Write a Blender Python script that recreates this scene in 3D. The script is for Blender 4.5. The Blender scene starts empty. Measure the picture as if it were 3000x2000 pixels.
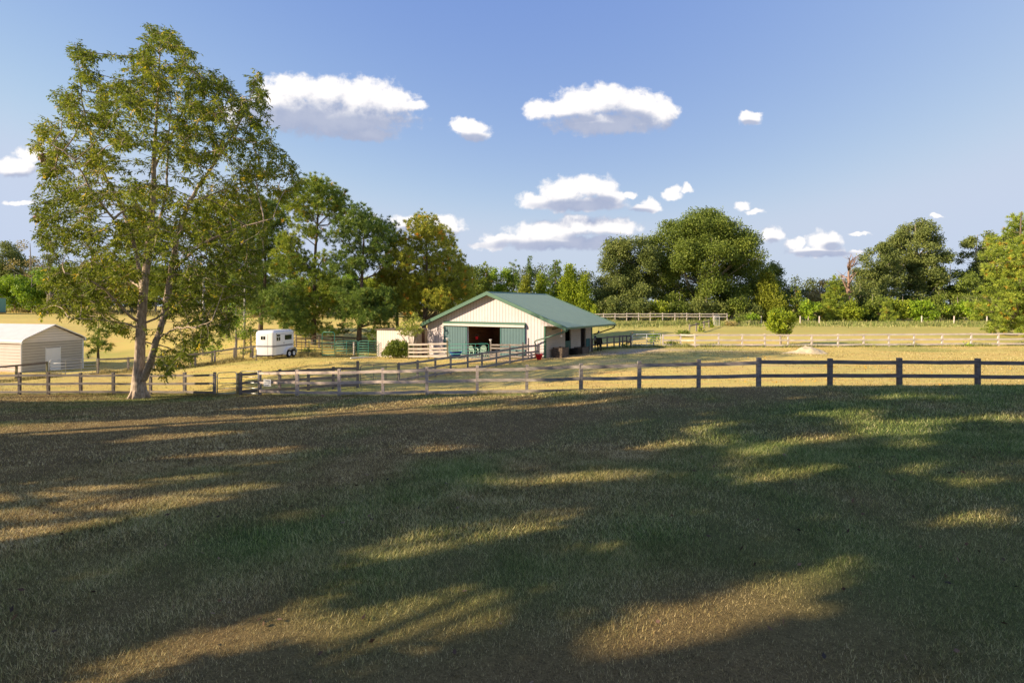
import bpy, math, random
import numpy as np
from mathutils import Vector, Matrix

# ------------------------------------------------------------------ camera, sky, sun
scn = bpy.context.scene
COL = scn.collection
F, CX, HY, CZ = 1500.0, 1500.0, 895.0, 2.2        # focal length in photo pixels, principal column, horizon row, eye height
cam_d = bpy.data.cameras.new('camera')
cam = bpy.data.objects.new('camera', cam_d)
COL.objects.link(cam)
cam.location = (0, 0, CZ)
cam.rotation_euler = (math.radians(90), 0, 0)
cam_d.sensor_width = 36.0
cam_d.lens = 18.0
cam_d.shift_y = -105.0 / 3000.0
cam_d.clip_start = 0.1
cam_d.clip_end = 6000
scn.camera = cam

SUN_EL, SUN_AZ = math.radians(24), math.radians(16)   # light travels towards (+cos az, +sin az)
SKY_STR, CLOUD_STR = 0.12, 0.50
scn.view_settings.view_transform = 'Standard'
scn.view_settings.look = 'None'
scn.view_settings.exposure = 0.95
scn.view_settings.gamma = 1.0

sun_d = bpy.data.lights.new('sun', 'SUN')
sun_d.energy = 5.0
sun_d.angle = math.radians(0.5)
sun_d.color = (1.0, 0.80, 0.55)
sun = bpy.data.objects.new('sun', sun_d)
COL.objects.link(sun)
ldir = Vector((math.cos(SUN_AZ) * math.cos(SUN_EL), math.sin(SUN_AZ) * math.cos(SUN_EL), -math.sin(SUN_EL)))
sun.rotation_euler = ldir.to_track_quat('-Z', 'Y').to_euler()
sun.location = (-60, -30, 40)

CLOUDS = [(800,285,62,55),(860,265,85,50),(960,272,95,52),(1060,285,110,62),(1135,300,85,48),(1205,310,50,20),(1000,350,210,52),(860,330,130,60),
          (720,330,80,40),(1080,395,90,22),
          (1580,322,45,32),(1640,318,60,26),(1700,305,80,48),(1780,292,90,46),(1870,308,85,46),(1935,330,55,44),(1770,362,170,34),
          (1380,376,58,26),(1350,366,30,24),(1390,398,45,20),
          (1575,590,60,24),(1650,560,75,38),(1735,548,80,36),(1790,575,50,24),(1700,600,130,22),(1845,572,22,12),
          (1600,680,110,34),(1690,660,60,32),(1790,665,80,28),(1650,710,210,24),(1475,702,75,20),(1430,722,60,14),
          (2197,346,34,20),(1972,566,34,20),(2015,553,16,14),(1890,610,52,14),(1908,596,28,14),
          (1200,655,60,24),(1290,662,66,30),(1050,640,70,16),(1330,675,30,16),
          (2262,685,34,28),(2330,716,30,20),(2415,708,52,32),(2400,738,100,16),(2500,735,30,8),
          (2170,606,24,12),(2210,620,26,8),(45,490,70,30),(95,452,50,26),(60,595,46,10),(2515,684,34,6),(2745,633,22,6)]

CLOUD_BASES = [(1000,378,215,40),(870,352,110,34),(1080,402,90,22),(760,345,60,30),(1770,378,170,24),(1840,350,60,24),(1690,350,70,14),(1385,404,46,12),(1700,604,130,16),(1770,590,40,14),(1650,722,210,18),
               (1740,700,100,18),(1200,676,50,12),(1290,688,56,14),(2197,361,30,8),(2400,744,100,9),(1875,620,40,10),(2265,708,20,10),(1560,726,100,12),(60,520,60,14),(2440,722,30,12)]  # grey undersides, cloud shade painted as colour
def build_world():
    w = bpy.data.worlds.new('World')
    scn.world = w
    w.use_nodes = True
    nt = w.node_tree
    N, L = nt.nodes, nt.links
    N.clear()
    # one group that returns the cloud field at a direction-plane point
    g = bpy.data.node_groups.new('cloud_field', 'ShaderNodeTree')
    g.interface.new_socket('P', in_out='INPUT', socket_type='NodeSocketVector')
    g.interface.new_socket('Value', in_out='OUTPUT', socket_type='NodeSocketFloat')
    gn, gl = g.nodes, g.links
    gi, go = gn.new('NodeGroupInput'), gn.new('NodeGroupOutput')
    # a little warp so that no blob is a clean ellipse
    wn = gn.new('ShaderNodeTexNoise'); wn.inputs['Scale'].default_value = 1 / 38.0; wn.inputs['Detail'].default_value = 3
    gl.new(gi.outputs[0], wn.inputs['Vector'])
    ws = gn.new('ShaderNodeVectorMath'); ws.operation = 'SUBTRACT'; gl.new(wn.outputs['Color'], ws.inputs[0]); ws.inputs[1].default_value = (.5, .5, .5)
    wm = gn.new('ShaderNodeVectorMath'); wm.operation = 'MULTIPLY_ADD'; gl.new(ws.outputs[0], wm.inputs[0]); wm.inputs[1].default_value = (46, 34, 0)
    gl.new(gi.outputs[0], wm.inputs[2])
    acc = None
    for cx, cy, rx, ry in CLOUDS:
        a = gn.new('ShaderNodeVectorMath'); a.operation = 'MULTIPLY_ADD'
        gl.new(wm.outputs[0], a.inputs[0])
        a.inputs[1].default_value = (1 / rx, 1 / ry, 0)
        a.inputs[2].default_value = (-cx / rx, -cy / ry, 0)
        b = gn.new('ShaderNodeVectorMath'); b.operation = 'LENGTH'; gl.new(a.outputs[0], b.inputs[0])
        if acc is None:
            acc = b.outputs['Value']
        else:
            m = gn.new('ShaderNodeMath'); m.operation = 'SMOOTH_MIN'; m.inputs[2].default_value = 0.25
            gl.new(acc, m.inputs[0]); gl.new(b.outputs['Value'], m.inputs[1]); acc = m.outputs[0]
    n1 = gn.new('ShaderNodeTexNoise'); n1.inputs['Scale'].default_value = 1 / 34.0; n1.inputs['Detail'].default_value = 7; n1.inputs['Roughness'].default_value = 0.62
    gl.new(gi.outputs[0], n1.inputs['Vector'])
    m1 = gn.new('ShaderNodeMath'); m1.operation = 'MULTIPLY_ADD'; gl.new(n1.outputs['Fac'], m1.inputs[0]); m1.inputs[1].default_value = 1.25; m1.inputs[2].default_value = -0.625
    m2 = gn.new('ShaderNodeMath'); m2.operation = 'SUBTRACT'; m2.inputs[0].default_value = 1.12; gl.new(acc, m2.inputs[1])
    m3 = gn.new('ShaderNodeMath'); m3.operation = 'ADD'; gl.new(m2.outputs[0], m3.inputs[0]); gl.new(m1.outputs[0], m3.inputs[1])
    gl.new(m3.outputs[0], go.inputs[0])

    tc = N.new('ShaderNodeTexCoord')
    sep = N.new('ShaderNodeSeparateXYZ'); L.new(tc.outputs['Generated'], sep.inputs[0])
    ym = N.new('ShaderNodeMath'); ym.operation = 'MAXIMUM'; L.new(sep.outputs['Y'], ym.inputs[0]); ym.inputs[1].default_value = 0.02
    dx = N.new('ShaderNodeMath'); dx.operation = 'DIVIDE'; L.new(sep.outputs['X'], dx.inputs[0]); L.new(ym.outputs[0], dx.inputs[1])
    dz = N.new('ShaderNodeMath'); dz.operation = 'DIVIDE'; L.new(sep.outputs['Z'], dz.inputs[0]); L.new(ym.outputs[0], dz.inputs[1])
    u = N.new('ShaderNodeMath'); u.operation = 'MULTIPLY_ADD'; L.new(dx.outputs[0], u.inputs[0]); u.inputs[1].default_value = F; u.inputs[2].default_value = CX
    v = N.new('ShaderNodeMath'); v.operation = 'MULTIPLY_ADD'; L.new(dz.outputs[0], v.inputs[0]); v.inputs[1].default_value = -F; v.inputs[2].default_value = HY
    p = N.new('ShaderNodeCombineXYZ'); L.new(u.outputs[0], p.inputs[0]); L.new(v.outputs[0], p.inputs[1])
    g1 = N.new('ShaderNodeGroup'); g1.node_tree = g; L.new(p.outputs[0], g1.inputs[0])
    sh = N.new('ShaderNodeVectorMath'); sh.operation = 'ADD'; L.new(p.outputs[0], sh.inputs[0]); sh.inputs[1].default_value = (-22, -46, 0)
    g2 = N.new('ShaderNodeGroup'); g2.node_tree = g; L.new(sh.outputs[0], g2.inputs[0])
    dens = N.new('ShaderNodeMapRange'); dens.interpolation_type = 'SMOOTHSTEP'; L.new(g1.outputs[0], dens.inputs['Value'])
    dens.inputs['From Min'].default_value = -0.08; dens.inputs['From Max'].default_value = 0.46
    dens.inputs['To Max'].default_value = 0.97
    df = N.new('ShaderNodeMath'); df.operation = 'SUBTRACT'; L.new(g1.outputs[0], df.inputs[0]); L.new(g2.outputs[0], df.inputs[1])
    lit = N.new('ShaderNodeMapRange'); lit.interpolation_type = 'SMOOTHSTEP'; L.new(df.outputs[0], lit.inputs['Value'])
    lit.inputs['From Min'].default_value = -0.85; lit.inputs['From Max'].default_value = 0.60
    cc = N.new('ShaderNodeMix'); cc.data_type = 'RGBA'; L.new(lit.outputs[0], cc.inputs[0])
    cc.inputs[6].default_value = (0.42, 0.48, 0.66, 1); cc.inputs[7].default_value = (1.14, 1.10, 1.08, 1)  # shaded and sunlit cloud sides, painted as two mixed colours
    nb = N.new('ShaderNodeTexNoise'); nb.inputs['Scale'].default_value = 1 / 60.0; nb.inputs['Detail'].default_value = 4; L.new(p.outputs[0], nb.inputs['Vector'])
    bacc = None
    for cx, cy, rx, ry in CLOUD_BASES:
        a = N.new('ShaderNodeVectorMath'); a.operation = 'MULTIPLY_ADD'; L.new(p.outputs[0], a.inputs[0]); a.inputs[1].default_value = (1 / rx, 1 / ry, 0); a.inputs[2].default_value = (-cx / rx, -cy / ry, 0)
        b = N.new('ShaderNodeVectorMath'); b.operation = 'LENGTH'; L.new(a.outputs[0], b.inputs[0])
        if bacc is None: bacc = b.outputs['Value']
        else:
            m = N.new('ShaderNodeMath'); m.operation = 'MINIMUM'; L.new(bacc, m.inputs[0]); L.new(b.outputs['Value'], m.inputs[1]); bacc = m.outputs[0]
    ba = N.new('ShaderNodeMath'); ba.operation = 'MULTIPLY_ADD'; L.new(nb.outputs['Fac'], ba.inputs[0]); ba.inputs[1].default_value = 1.2; L.new(bacc, ba.inputs[2])
    bm = N.new('ShaderNodeMapRange'); bm.interpolation_type = 'SMOOTHSTEP'; L.new(ba.outputs[0], bm.inputs['Value'])
    bm.inputs['From Min'].default_value = 1.25; bm.inputs['From Max'].default_value = 2.1; bm.inputs['To Min'].default_value = 0.12; bm.inputs['To Max'].default_value = 1.0
    l2 = N.new('ShaderNodeMath'); l2.operation = 'MULTIPLY'; L.new(lit.outputs[0], l2.inputs[0]); L.new(bm.outputs[0], l2.inputs[1])
    L.new(l2.outputs[0], cc.inputs[0])
    up = N.new('ShaderNodeMath'); up.operation = 'GREATER_THAN'; L.new(sep.outputs['Y'], up.inputs[0]); up.inputs[1].default_value = 0.1
    dm = N.new('ShaderNodeMath'); dm.operation = 'MULTIPLY'; L.new(dens.outputs[0], dm.inputs[0]); L.new(up.outputs[0], dm.inputs[1])
    sky = N.new('ShaderNodeTexSky'); sky.sky_type = 'NISHITA'; sky.sun_disc = False
    sky.sun_elevation = SUN_EL
    sky.sun_rotation = math.atan2(ldir.x, -ldir.y)
    sky.altitude = 100; sky.air_density = 1.0; sky.dust_density = 0.6; sky.ozone_density = 1.6
    # grade the sky: flatter from zenith to horizon and more violet blue than the plain model
    sr = N.new('ShaderNodeSeparateColor'); L.new(sky.outputs[0], sr.inputs[0]); hs = N.new('ShaderNodeCombineColor')
    for i, (pw, k) in enumerate(((.93, .99), (.75, 1.075), (.27, 2.33))):
        a_ = N.new('ShaderNodeMath'); a_.operation = 'POWER'; L.new(sr.outputs[i], a_.inputs[0]); a_.inputs[1].default_value = pw
        b_ = N.new('ShaderNodeMath'); b_.operation = 'MULTIPLY'; L.new(a_.outputs[0], b_.inputs[0]); b_.inputs[1].default_value = k
        c_ = N.new('ShaderNodeMath'); c_.operation = 'SMOOTH_MIN'; L.new(b_.outputs[0], c_.inputs[0]); c_.inputs[1].default_value = (2.5, 2.88, 3.65)[i]; c_.inputs[2].default_value = .6
        L.new(c_.outputs[0], hs.inputs[i])
    b1 = N.new('ShaderNodeBackground'); L.new(hs.outputs[0], b1.inputs['Color']); b1.inputs['Strength'].default_value = SKY_STR
    b2 = N.new('ShaderNodeBackground'); L.new(cc.outputs[2], b2.inputs['Color']); b2.inputs['Strength'].default_value = CLOUD_STR
    mx = N.new('ShaderNodeMixShader'); L.new(dm.outputs[0], mx.inputs[0]); L.new(b1.outputs[0], mx.inputs[1]); L.new(b2.outputs[0], mx.inputs[2])
    out = N.new('ShaderNodeOutputWorld'); L.new(mx.outputs[0], out.inputs[0])
    w.cycles.sampling_method = 'MANUAL'
    w.cycles.sample_map_resolution = 1024
build_world()
scn.cycles.max_bounces = 6
scn.cycles.transparent_max_bounces = 4
scn.cycles.use_denoising = True

# ------------------------------------------------------------------ helpers
def tag(o, label=None, cat=None, group=None, kind=None):
    if label: o['label'] = label
    if cat: o['category'] = cat
    if group: o['group'] = group
    if kind: o['kind'] = kind
    return o

def at(px, py, D):
    return Vector(((px - CX) / F * D, D, CZ - (py - HY) / F * D))

def empty(name, loc, rz=0.0, parent=None):
    o = bpy.data.objects.new(name, None)
    COL.objects.link(o)
    o.location = loc; o.rotation_euler = (0, 0, rz); o.empty_display_size = 0.3
    if parent: o.parent = parent
    return o

class MB:
    """collects simple shapes, then links them as one mesh"""
    def __init__(s): s.v = []; s.f = []
    def add(s, vs, fs):
        b = len(s.v); s.v += [tuple(x) for x in vs]; s.f += [tuple(i + b for i in q) for q in fs]; return s
    def box(s, a, b, m=None):
        vs = [Vector((x, y, z)) for z in (a[2], b[2]) for y in (a[1], b[1]) for x in (a[0], b[0])]
        if m is not None: vs = [m @ q for q in vs]
        return s.add(vs, [(0, 2, 3, 1), (4, 5, 7, 6), (0, 1, 5, 4), (2, 6, 7, 3), (0, 4, 6, 2), (1, 3, 7, 5)])
    def bar(s, p, q, w, h, up=Vector((0, 0, 1)), jit=0.0):
        """a plank from p to q, w thick sideways and h high"""
        p, q = Vector(p), Vector(q); d = (q - p).normalized()
        side = d.cross(up)
        side = side.normalized() if side.length > 1e-5 else Vector((1, 0, 0))
        u = side.cross(d).normalized()
        vs = []
        for c in (p, q):
            for a, b in ((-1, -1), (1, -1), (1, 1), (-1, 1)):
                vs.append(c + side * (a * w / 2) + u * (b * h / 2))
        return s.add(vs, [(3, 2, 1, 0), (4, 5, 6, 7), (0, 1, 5, 4), (1, 2, 6, 5), (2, 3, 7, 6), (3, 0, 4, 7)])
    def tube(s, pts, rad, seg=8, cap=True):
        pts = [Vector(p) for p in pts]; n = len(pts)
        if not hasattr(rad, '__len__'): rad = [rad] * n
        ring = []; ref = None
        for i, p in enumerate(pts):
            d = (pts[min(i + 1, n - 1)] - pts[max(i - 1, 0)]).normalized()
            if ref is None: ref = d.orthogonal().normalized()
            ref = (ref - d * ref.dot(d)); ref = ref.normalized() if ref.length > 1e-6 else d.orthogonal().normalized()
            o = d.cross(ref)
            ring.append([p + (ref * math.cos(t) + o * math.sin(t)) * rad[i] for t in [2 * math.pi * k / seg for k in range(seg)]])
        vs = [q for r in ring for q in r]; fs = []
        for i in range(n - 1):
            for k in range(seg):
                a = i * seg + k; b = i * seg + (k + 1) % seg
                fs.append((a, b, b + seg, a + seg))
        if cap: fs.append(tuple(range(seg))[::-1]); fs.append(tuple((n - 1) * seg + k for k in range(seg)))
        return s.add(vs, fs)
    def prism(s, poly, y0, y1, m=None):
        """poly = [(x,z)..] counter-clockwise seen from -y, pushed from y0 to y1"""
        n = len(poly)
        vs = [Vector((x, y0, z)) for x, z in poly] + [Vector((x, y1, z)) for x, z in poly]
        if m is not None: vs = [m @ q for q in vs]
        fs = [tuple(range(n)), tuple(range(2 * n - 1, n - 1, -1))] + [((i + 1) % n, i, i + n, (i + 1) % n + n) for i in range(n)]
        return s.add(vs, fs)
    def lathe(s, prof, seg=20, c=(0, 0, 0), sx=1.0, sy=1.0):
        vs = []; fs = []; n = len(prof)
        for r, z in prof:
            for k in range(seg):
                t = 2 * math.pi * k / seg
                vs.append((c[0] + r * math.cos(t) * sx, c[1] + r * math.sin(t) * sy, c[2] + z))
        for i in range(n - 1):
            for k in range(seg):
                a = i * seg + k; b = i * seg + (k + 1) % seg
                fs.append((a, b, b + seg, a + seg))
        return s.add(vs, fs)
    def build(s, name, mat, parent=None, bevel=0.0, smooth=False):
        me = bpy.data.meshes.new(name); me.from_pydata(s.v, [], s.f)
        me.materials.append(mat)
        if smooth:
            me.polygons.foreach_set('use_smooth', [True] * len(me.polygons))
        me.update()
        o = bpy.data.objects.new(name, me); COL.objects.link(o)
        if parent: o.parent = parent
        if bevel:
            b = o.modifiers.new('bevel', 'BEVEL'); b.width = bevel; b.segments = 2; b.limit_method = 'ANGLE'
        return o

def copy_tree(o, parent=None):
    c = o.copy(); COL.objects.link(c); c.parent = parent
    for ch in list(o.children):
        copy_tree(ch, c)
    return c

# ---- materials
def new_mat(name):
    m = bpy.data.materials.new(name); m.use_nodes = True
    return m, m.node_tree.nodes, m.node_tree.links, m.node_tree.nodes['Principled BSDF']

def simple(name, c, rough=0.6, var=0.15, scale=4.0, metal=0.0, bump=0.0, c2=None, stretch=(1, 1, 1), spec=0.3):
    m, N, L, B = new_mat(name)
    tc = N.new('ShaderNodeTexCoord'); mp = N.new('ShaderNodeMapping'); L.new(tc.outputs['Object'], mp.inputs[0])
    mp.inputs['Scale'].default_value = stretch
    nz = N.new('ShaderNodeTexNoise'); nz.inputs['Scale'].default_value = scale; nz.inputs['Detail'].default_value = 6
    L.new(mp.outputs[0], nz.inputs['Vector'])
    mx = N.new('ShaderNodeMix'); mx.data_type = 'RGBA'
    rm = N.new('ShaderNodeMapRange'); rm.inputs['From Min'].default_value = 0.3; rm.inputs['From Max'].default_value = 0.7
    L.new(nz.outputs['Fac'], rm.inputs['Value']); L.new(rm.outputs[0], mx.inputs[0])
    d = c2 if c2 else tuple(x * (1 - var) for x in c)
    mx.inputs[6].default_value = (*d, 1); mx.inputs[7].default_value = (*(c if c2 else tuple(min(1, x * (1 + var)) for x in c)), 1)
    L.new(mx.outputs[2], B.inputs['Base Color'])
    B.inputs['Roughness'].default_value = rough; B.inputs['Metallic'].default_value = metal
    B.inputs['Specular IOR Level'].default_value = spec
    if bump:
        bp = N.new('ShaderNodeBump'); bp.inputs['Distance'].default_value = bump; bp.inputs['Strength'].default_value = 0.8
        L.new(nz.outputs['Fac'], bp.inputs['Height']); L.new(bp.outputs[0], B.inputs['Normal'])
    return m

def siding(name, c, line, axis, step, width=0.06, rough=0.5, phase=0.0):
    """painted sheet with seams every `step` along one object axis"""
    m, N, L, B = new_mat(name)
    tc = N.new('ShaderNodeTexCoord'); sp = N.new('ShaderNodeSeparateXYZ'); L.new(tc.outputs['Object'], sp.inputs[0])
    a = N.new('ShaderNodeMath'); a.operation = 'MULTIPLY_ADD'; L.new(sp.outputs[axis], a.inputs[0]); a.inputs[1].default_value = 1 / step; a.inputs[2].default_value = 100 + phase
    f = N.new('ShaderNodeMath'); f.operation = 'FRACT'; L.new(a.outputs[0], f.inputs[0])
    r = N.new('ShaderNodeMapRange'); L.new(f.outputs[0], r.inputs['Value']); r.inputs['From Min'].default_value = width; r.inputs['From Max'].default_value = width * 1.8
    nz = N.new('ShaderNodeTexNoise'); nz.inputs['Scale'].default_value = 1.3; nz.inputs['Detail'].default_value = 5; L.new(tc.outputs['Object'], nz.inputs['Vector'])
    v = N.new('ShaderNodeMapRange'); L.new(nz.outputs['Fac'], v.inputs['Value']); v.inputs['To Min'].default_value = 0.86; v.inputs['To Max'].default_value = 1.1
    mx = N.new('ShaderNodeMix'); mx.data_type = 'RGBA'; L.new(r.outputs[0], mx.inputs[0])
    mx.inputs[6].default_value = (*line, 1); mx.inputs[7].default_value = (*c, 1)
    vm = N.new('ShaderNodeVectorMath'); vm.operation = 'SCALE'; L.new(mx.outputs[2], vm.inputs[0]); L.new(v.outputs[0], vm.inputs['Scale'])
    L.new(vm.outputs[0], B.inputs['Base Color'])
    bp = N.new('ShaderNodeBump'); bp.inputs['Distance'].default_value = 0.02; L.new(r.outputs[0], bp.inputs['Height']); L.new(bp.outputs[0], B.inputs['Normal'])
    B.inputs['Roughness'].default_value = rough; B.inputs['Specular IOR Level'].default_value = 0.3
    return m

def leaf_mat(name, stops, trans=0.3):
    """stops: colours along the per-leaf attribute `rnd`"""
    m, N, L, B = new_mat(name)
    at_ = N.new('ShaderNodeAttribute'); at_.attribute_name = 'rnd'
    cr = N.new('ShaderNodeValToRGB'); L.new(at_.outputs['Fac'], cr.inputs[0])
    e = cr.color_ramp.elements
    while len(e) < len(stops): e.new(0.5)
    for i, (p, c) in enumerate(stops):
        e[i].position = p; e[i].color = (*c, 1)
    L.new(cr.outputs[0], B.inputs['Base Color'])
    B.inputs['Roughness'].default_value = 0.55; B.inputs['Specular IOR Level'].default_value = 0.25
    t = N.new('ShaderNodeBsdfTranslucent'); L.new(cr.outputs[0], t.inputs['Color'])
    mx = N.new('ShaderNodeMixShader'); mx.inputs[0].default_value = trans
    L.new(B.outputs[0], mx.inputs[1]); L.new(t.outputs[0], mx.inputs[2])
    L.new(mx.outputs[0], N['Material Output'].inputs[0])
    return m

M = {}
M['fence'] = simple('weathered_wood', (0.36, 0.32, 0.28), 0.85, scale=3.0, c2=(0.15, 0.13, 0.12), stretch=(1, 1, 6), bump=0.006)
M['fence_dark'] = simple('shaded_weathered_wood', (0.24, 0.20, 0.175), 0.85, scale=3.0, c2=(0.11, 0.092, 0.082), stretch=(1, 1, 6), bump=0.006)  # dark old wood; also carries the shade of shaded rails in its colour
M['fence_sunlit'] = simple('sunlit_wood', (0.62, 0.51, 0.43), 0.85, scale=3.0, c2=(0.34, 0.28, 0.24), stretch=(1, 1, 5), bump=0.006)  # paler copy for the sunlit middle boards, sunlight put into the colour
M['fascia'] = simple('cream_fascia', (0.52, 0.50, 0.47), 0.5, var=0.06)
M['fence_pale'] = simple('pale_weathered_wood', (0.70, 0.62, 0.55), 0.85, scale=2.0, c2=(0.50, 0.43, 0.38), bump=0.005)
M['post_green'] = simple('treated_post', (0.26, 0.25, 0.15), 0.85, scale=5, c2=(0.15, 0.14, 0.09), bump=0.005)
M['wire'] = simple('galvanised_wire', (0.42, 0.42, 0.40), 0.5, metal=0.4)
M['steel'] = simple('galvanised_tube', (0.50, 0.50, 0.49), 0.4, metal=0.6, scale=9)
M['steel_dark'] = simple('dull_steel_tube', (0.16, 0.155, 0.15), 0.5, metal=0.4, scale=9)
M['green_tube'] = simple('green_painted_tube', (0.07, 0.30, 0.24), 0.45, scale=6)
M['white_tube'] = simple('pale_painted_tube', (0.72, 0.72, 0.74), 0.45, scale=6)
M['white'] = simple('white_paint', (0.80, 0.80, 0.80), 0.4, var=0.04, scale=2)
M['white_gloss'] = simple('white_gloss_paint', (0.80, 0.80, 0.82), 0.25, var=0.03, scale=1.5, spec=0.5)
M['black_glass'] = simple('dark_glass', (0.015, 0.02, 0.015), 0.12, spec=0.6)
M['rubber'] = simple('tyre_rubber', (0.018, 0.018, 0.02), 0.85, scale=20)
M['grey_stripe'] = simple('grey_stripe', (0.25, 0.25, 0.28), 0.4)
M['barn_wall'] = siding('cream_barn_siding', (0.56, 0.50, 0.535), (0.32, 0.26, 0.21), 'X', 0.305, 0.07)
M['lean_wall'] = siding('cream_lean_to_siding', (0.58, 0.52, 0.505), (0.40, 0.34, 0.28), 'X', 0.305, 0.07)
M['teal_door'] = siding('teal_door_siding', (0.085, 0.155, 0.17), (0.03, 0.065, 0.075), 'X', 0.29, 0.08)
M['teal'] = simple('teal_paint', (0.05, 0.14, 0.14), 0.5)
M['green_trim'] = simple('green_trim', (0.075, 0.155, 0.11), 0.42, var=0.06)
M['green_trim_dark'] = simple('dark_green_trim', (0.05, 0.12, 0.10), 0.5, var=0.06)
M['barn_roof'] = siding('green_metal_roof', (0.27, 0.36, 0.21), (0.22, 0.30, 0.175), 'Y', 0.32, 0.05, 0.42)
M['plank_wall'] = siding('whitewashed_planks', (0.55, 0.48, 0.40), (0.26, 0.21, 0.17), 'Z', 0.17, 0.06, 0.75)
M['inside_wood'] = siding('brown_inside_planks', (0.20, 0.085, 0.035), (0.07, 0.03, 0.015), 'Z', 0.19, 0.07, 0.7)
M['shadow_wood'] = simple('dark_stall_wood', (0.05, 0.035, 0.025), 0.8)
M['concrete'] = simple('pale_concrete', (0.42, 0.37, 0.31), 0.85, scale=3)
M['rust'] = simple('rust_brown', (0.09, 0.04, 0.025), 0.8)
M['red'] = simple('red_plastic', (0.60, 0.015, 0.03), 0.35, var=0.05)
M['blue'] = simple('blue_plastic', (0.02, 0.09, 0.36), 0.4, var=0.05)
M['dirt_pile'] = simple('dark_litter', (0.06, 0.04, 0.03), 0.9, scale=12, bump=0.02)
M['chair'] = simple('pale_green_plastic', (0.42, 0.58, 0.46), 0.4, var=0.05)
M['black'] = simple('black_rubber', (0.015, 0.015, 0.017), 0.7)
M['coat'] = simple('black_coat', (0.012, 0.010, 0.010), 0.5, scale=8)
M['orange'] = simple('orange_cord', (0.75, 0.30, 0.06), 0.6)
M['crate'] = simple('crate_boards', (0.16, 0.12, 0.09), 0.85, scale=5, c2=(0.07, 0.055, 0.045))
M['crate_new'] = simple('raw_board', (0.52, 0.36, 0.24), 0.8, scale=5)
M['shed_side'] = siding('cream_metal_siding', (0.60, 0.53, 0.51), (0.52, 0.42, 0.36), 'Z', 0.26, 0.06, 0.45)
M['shed_front'] = siding('beige_metal_siding', (0.52, 0.48, 0.43), (0.18, 0.16, 0.14), 'Z', 0.235, 0.07, 0.45)
M['shed_gable'] = siding('pale_gable_siding', (0.76, 0.70, 0.66), (0.36, 0.33, 0.30), 'Z', 0.235, 0.05, 0.45)
M['shed_roof'] = siding('cream_metal_roof', (0.66, 0.58, 0.57), (0.60, 0.50, 0.44), 'Z', 0.10, 0.10, 0.45)
M['container'] = siding('teal_container', (0.16, 0.34, 0.34), (0.08, 0.18, 0.18), 'X', 0.4, 0.1)
M['bark_pecan'] = simple('pecan_bark', (0.58, 0.47, 0.37), 0.9, scale=5, c2=(0.24, 0.185, 0.14), stretch=(2.5, 2.5, 0.8), bump=0.05)
M['bark_pine'] = simple('pine_bark', (0.20, 0.15, 0.12), 0.9, scale=4, c2=(0.07, 0.05, 0.04), stretch=(2, 2, 0.8), bump=0.05)
M['bark_pale'] = simple('pale_bark', (0.42, 0.37, 0.31), 0.9, scale=4, c2=(0.22, 0.18, 0.15), bump=0.03)
M['pole'] = simple('pale_pole_wood', (0.48, 0.46, 0.42), 0.8, scale=4, c2=(0.30, 0.28, 0.25), stretch=(1, 1, .3))
M['nest'] = simple('webworm_nest', (0.50, 0.34, 0.26), 0.9, scale=6, c2=(0.28, 0.16, 0.12), bump=0.05)
M['sand'] = simple('pale_sand', (0.56, 0.46, 0.29), 0.9, scale=6, bump=0.03)
M['pvc'] = simple('white_pvc', (0.78, 0.74, 0.68), 0.5, var=0.05)

def leafset(name, dark, mid, light, accent=None, trans=0.3):
    st = [(0.0, dark), (0.45, mid), (0.86, light)]
    st.append((1.0, accent if accent else light))
    M[name] = leaf_mat(name, st, trans)
leafset('leaf_pecan', (0.097, 0.136, 0.015), (0.204, 0.258, 0.027), (0.410, 0.415, 0.041), (0.906, 0.651, 0.058), 0.45)
leafset('leaf_woods', (0.04, 0.055, 0.016), (0.10, 0.13, 0.032), (0.18, 0.205, 0.05), (0.26, 0.25, 0.06))
leafset('leaf_oak', (0.081, 0.123, 0.021), (0.164, 0.224, 0.035), (0.259, 0.310, 0.051), (0.308, 0.330, 0.062))
leafset('leaf_oak_grey', (0.086, 0.121, 0.033), (0.172, 0.215, 0.054), (0.269, 0.310, 0.083), (0.384, 0.341, 0.114))
leafset('leaf_bright', (0.096, 0.169, 0.014), (0.212, 0.341, 0.024), (0.404, 0.540, 0.040), (0.577, 0.600, 0.040))
leafset('leaf_yellow', (0.103, 0.145, 0.014), (0.234, 0.307, 0.025), (0.394, 0.449, 0.040), (0.555, 0.486, 0.051))
leafset('leaf_brown', (0.212, 0.169, 0.064), (0.384, 0.321, 0.114), (0.577, 0.479, 0.178), (0.692, 0.519, 0.190))
leafset('needle', (0.090, 0.151, 0.025), (0.221, 0.299, 0.040), (0.402, 0.468, 0.061), (0.577, 0.321, 0.046), 0.25)
leafset('needle_dark', (0.065, 0.117, 0.028), (0.142, 0.220, 0.042), (0.261, 0.351, 0.061), (0.308, 0.299, 0.051), 0.25)
leafset('needle_rust', (0.130, 0.160, 0.023), (0.298, 0.325, 0.040), (0.494, 0.494, 0.061), (0.883, 0.400, 0.051), 0.25)
leafset('cedar', (0.105, 0.161, 0.013), (0.231, 0.310, 0.021), (0.404, 0.479, 0.035), (0.519, 0.499, 0.040))
leafset('cedar_gold', (0.104, 0.121, 0.013), (0.222, 0.257, 0.027), (0.339, 0.378, 0.041), (0.418, 0.378, 0.056))
leafset('dead_leaf', (0.200, 0.097, 0.050), (0.340, 0.184, 0.100), (0.440, 0.262, 0.160), (0.500, 0.291, 0.200))

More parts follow.
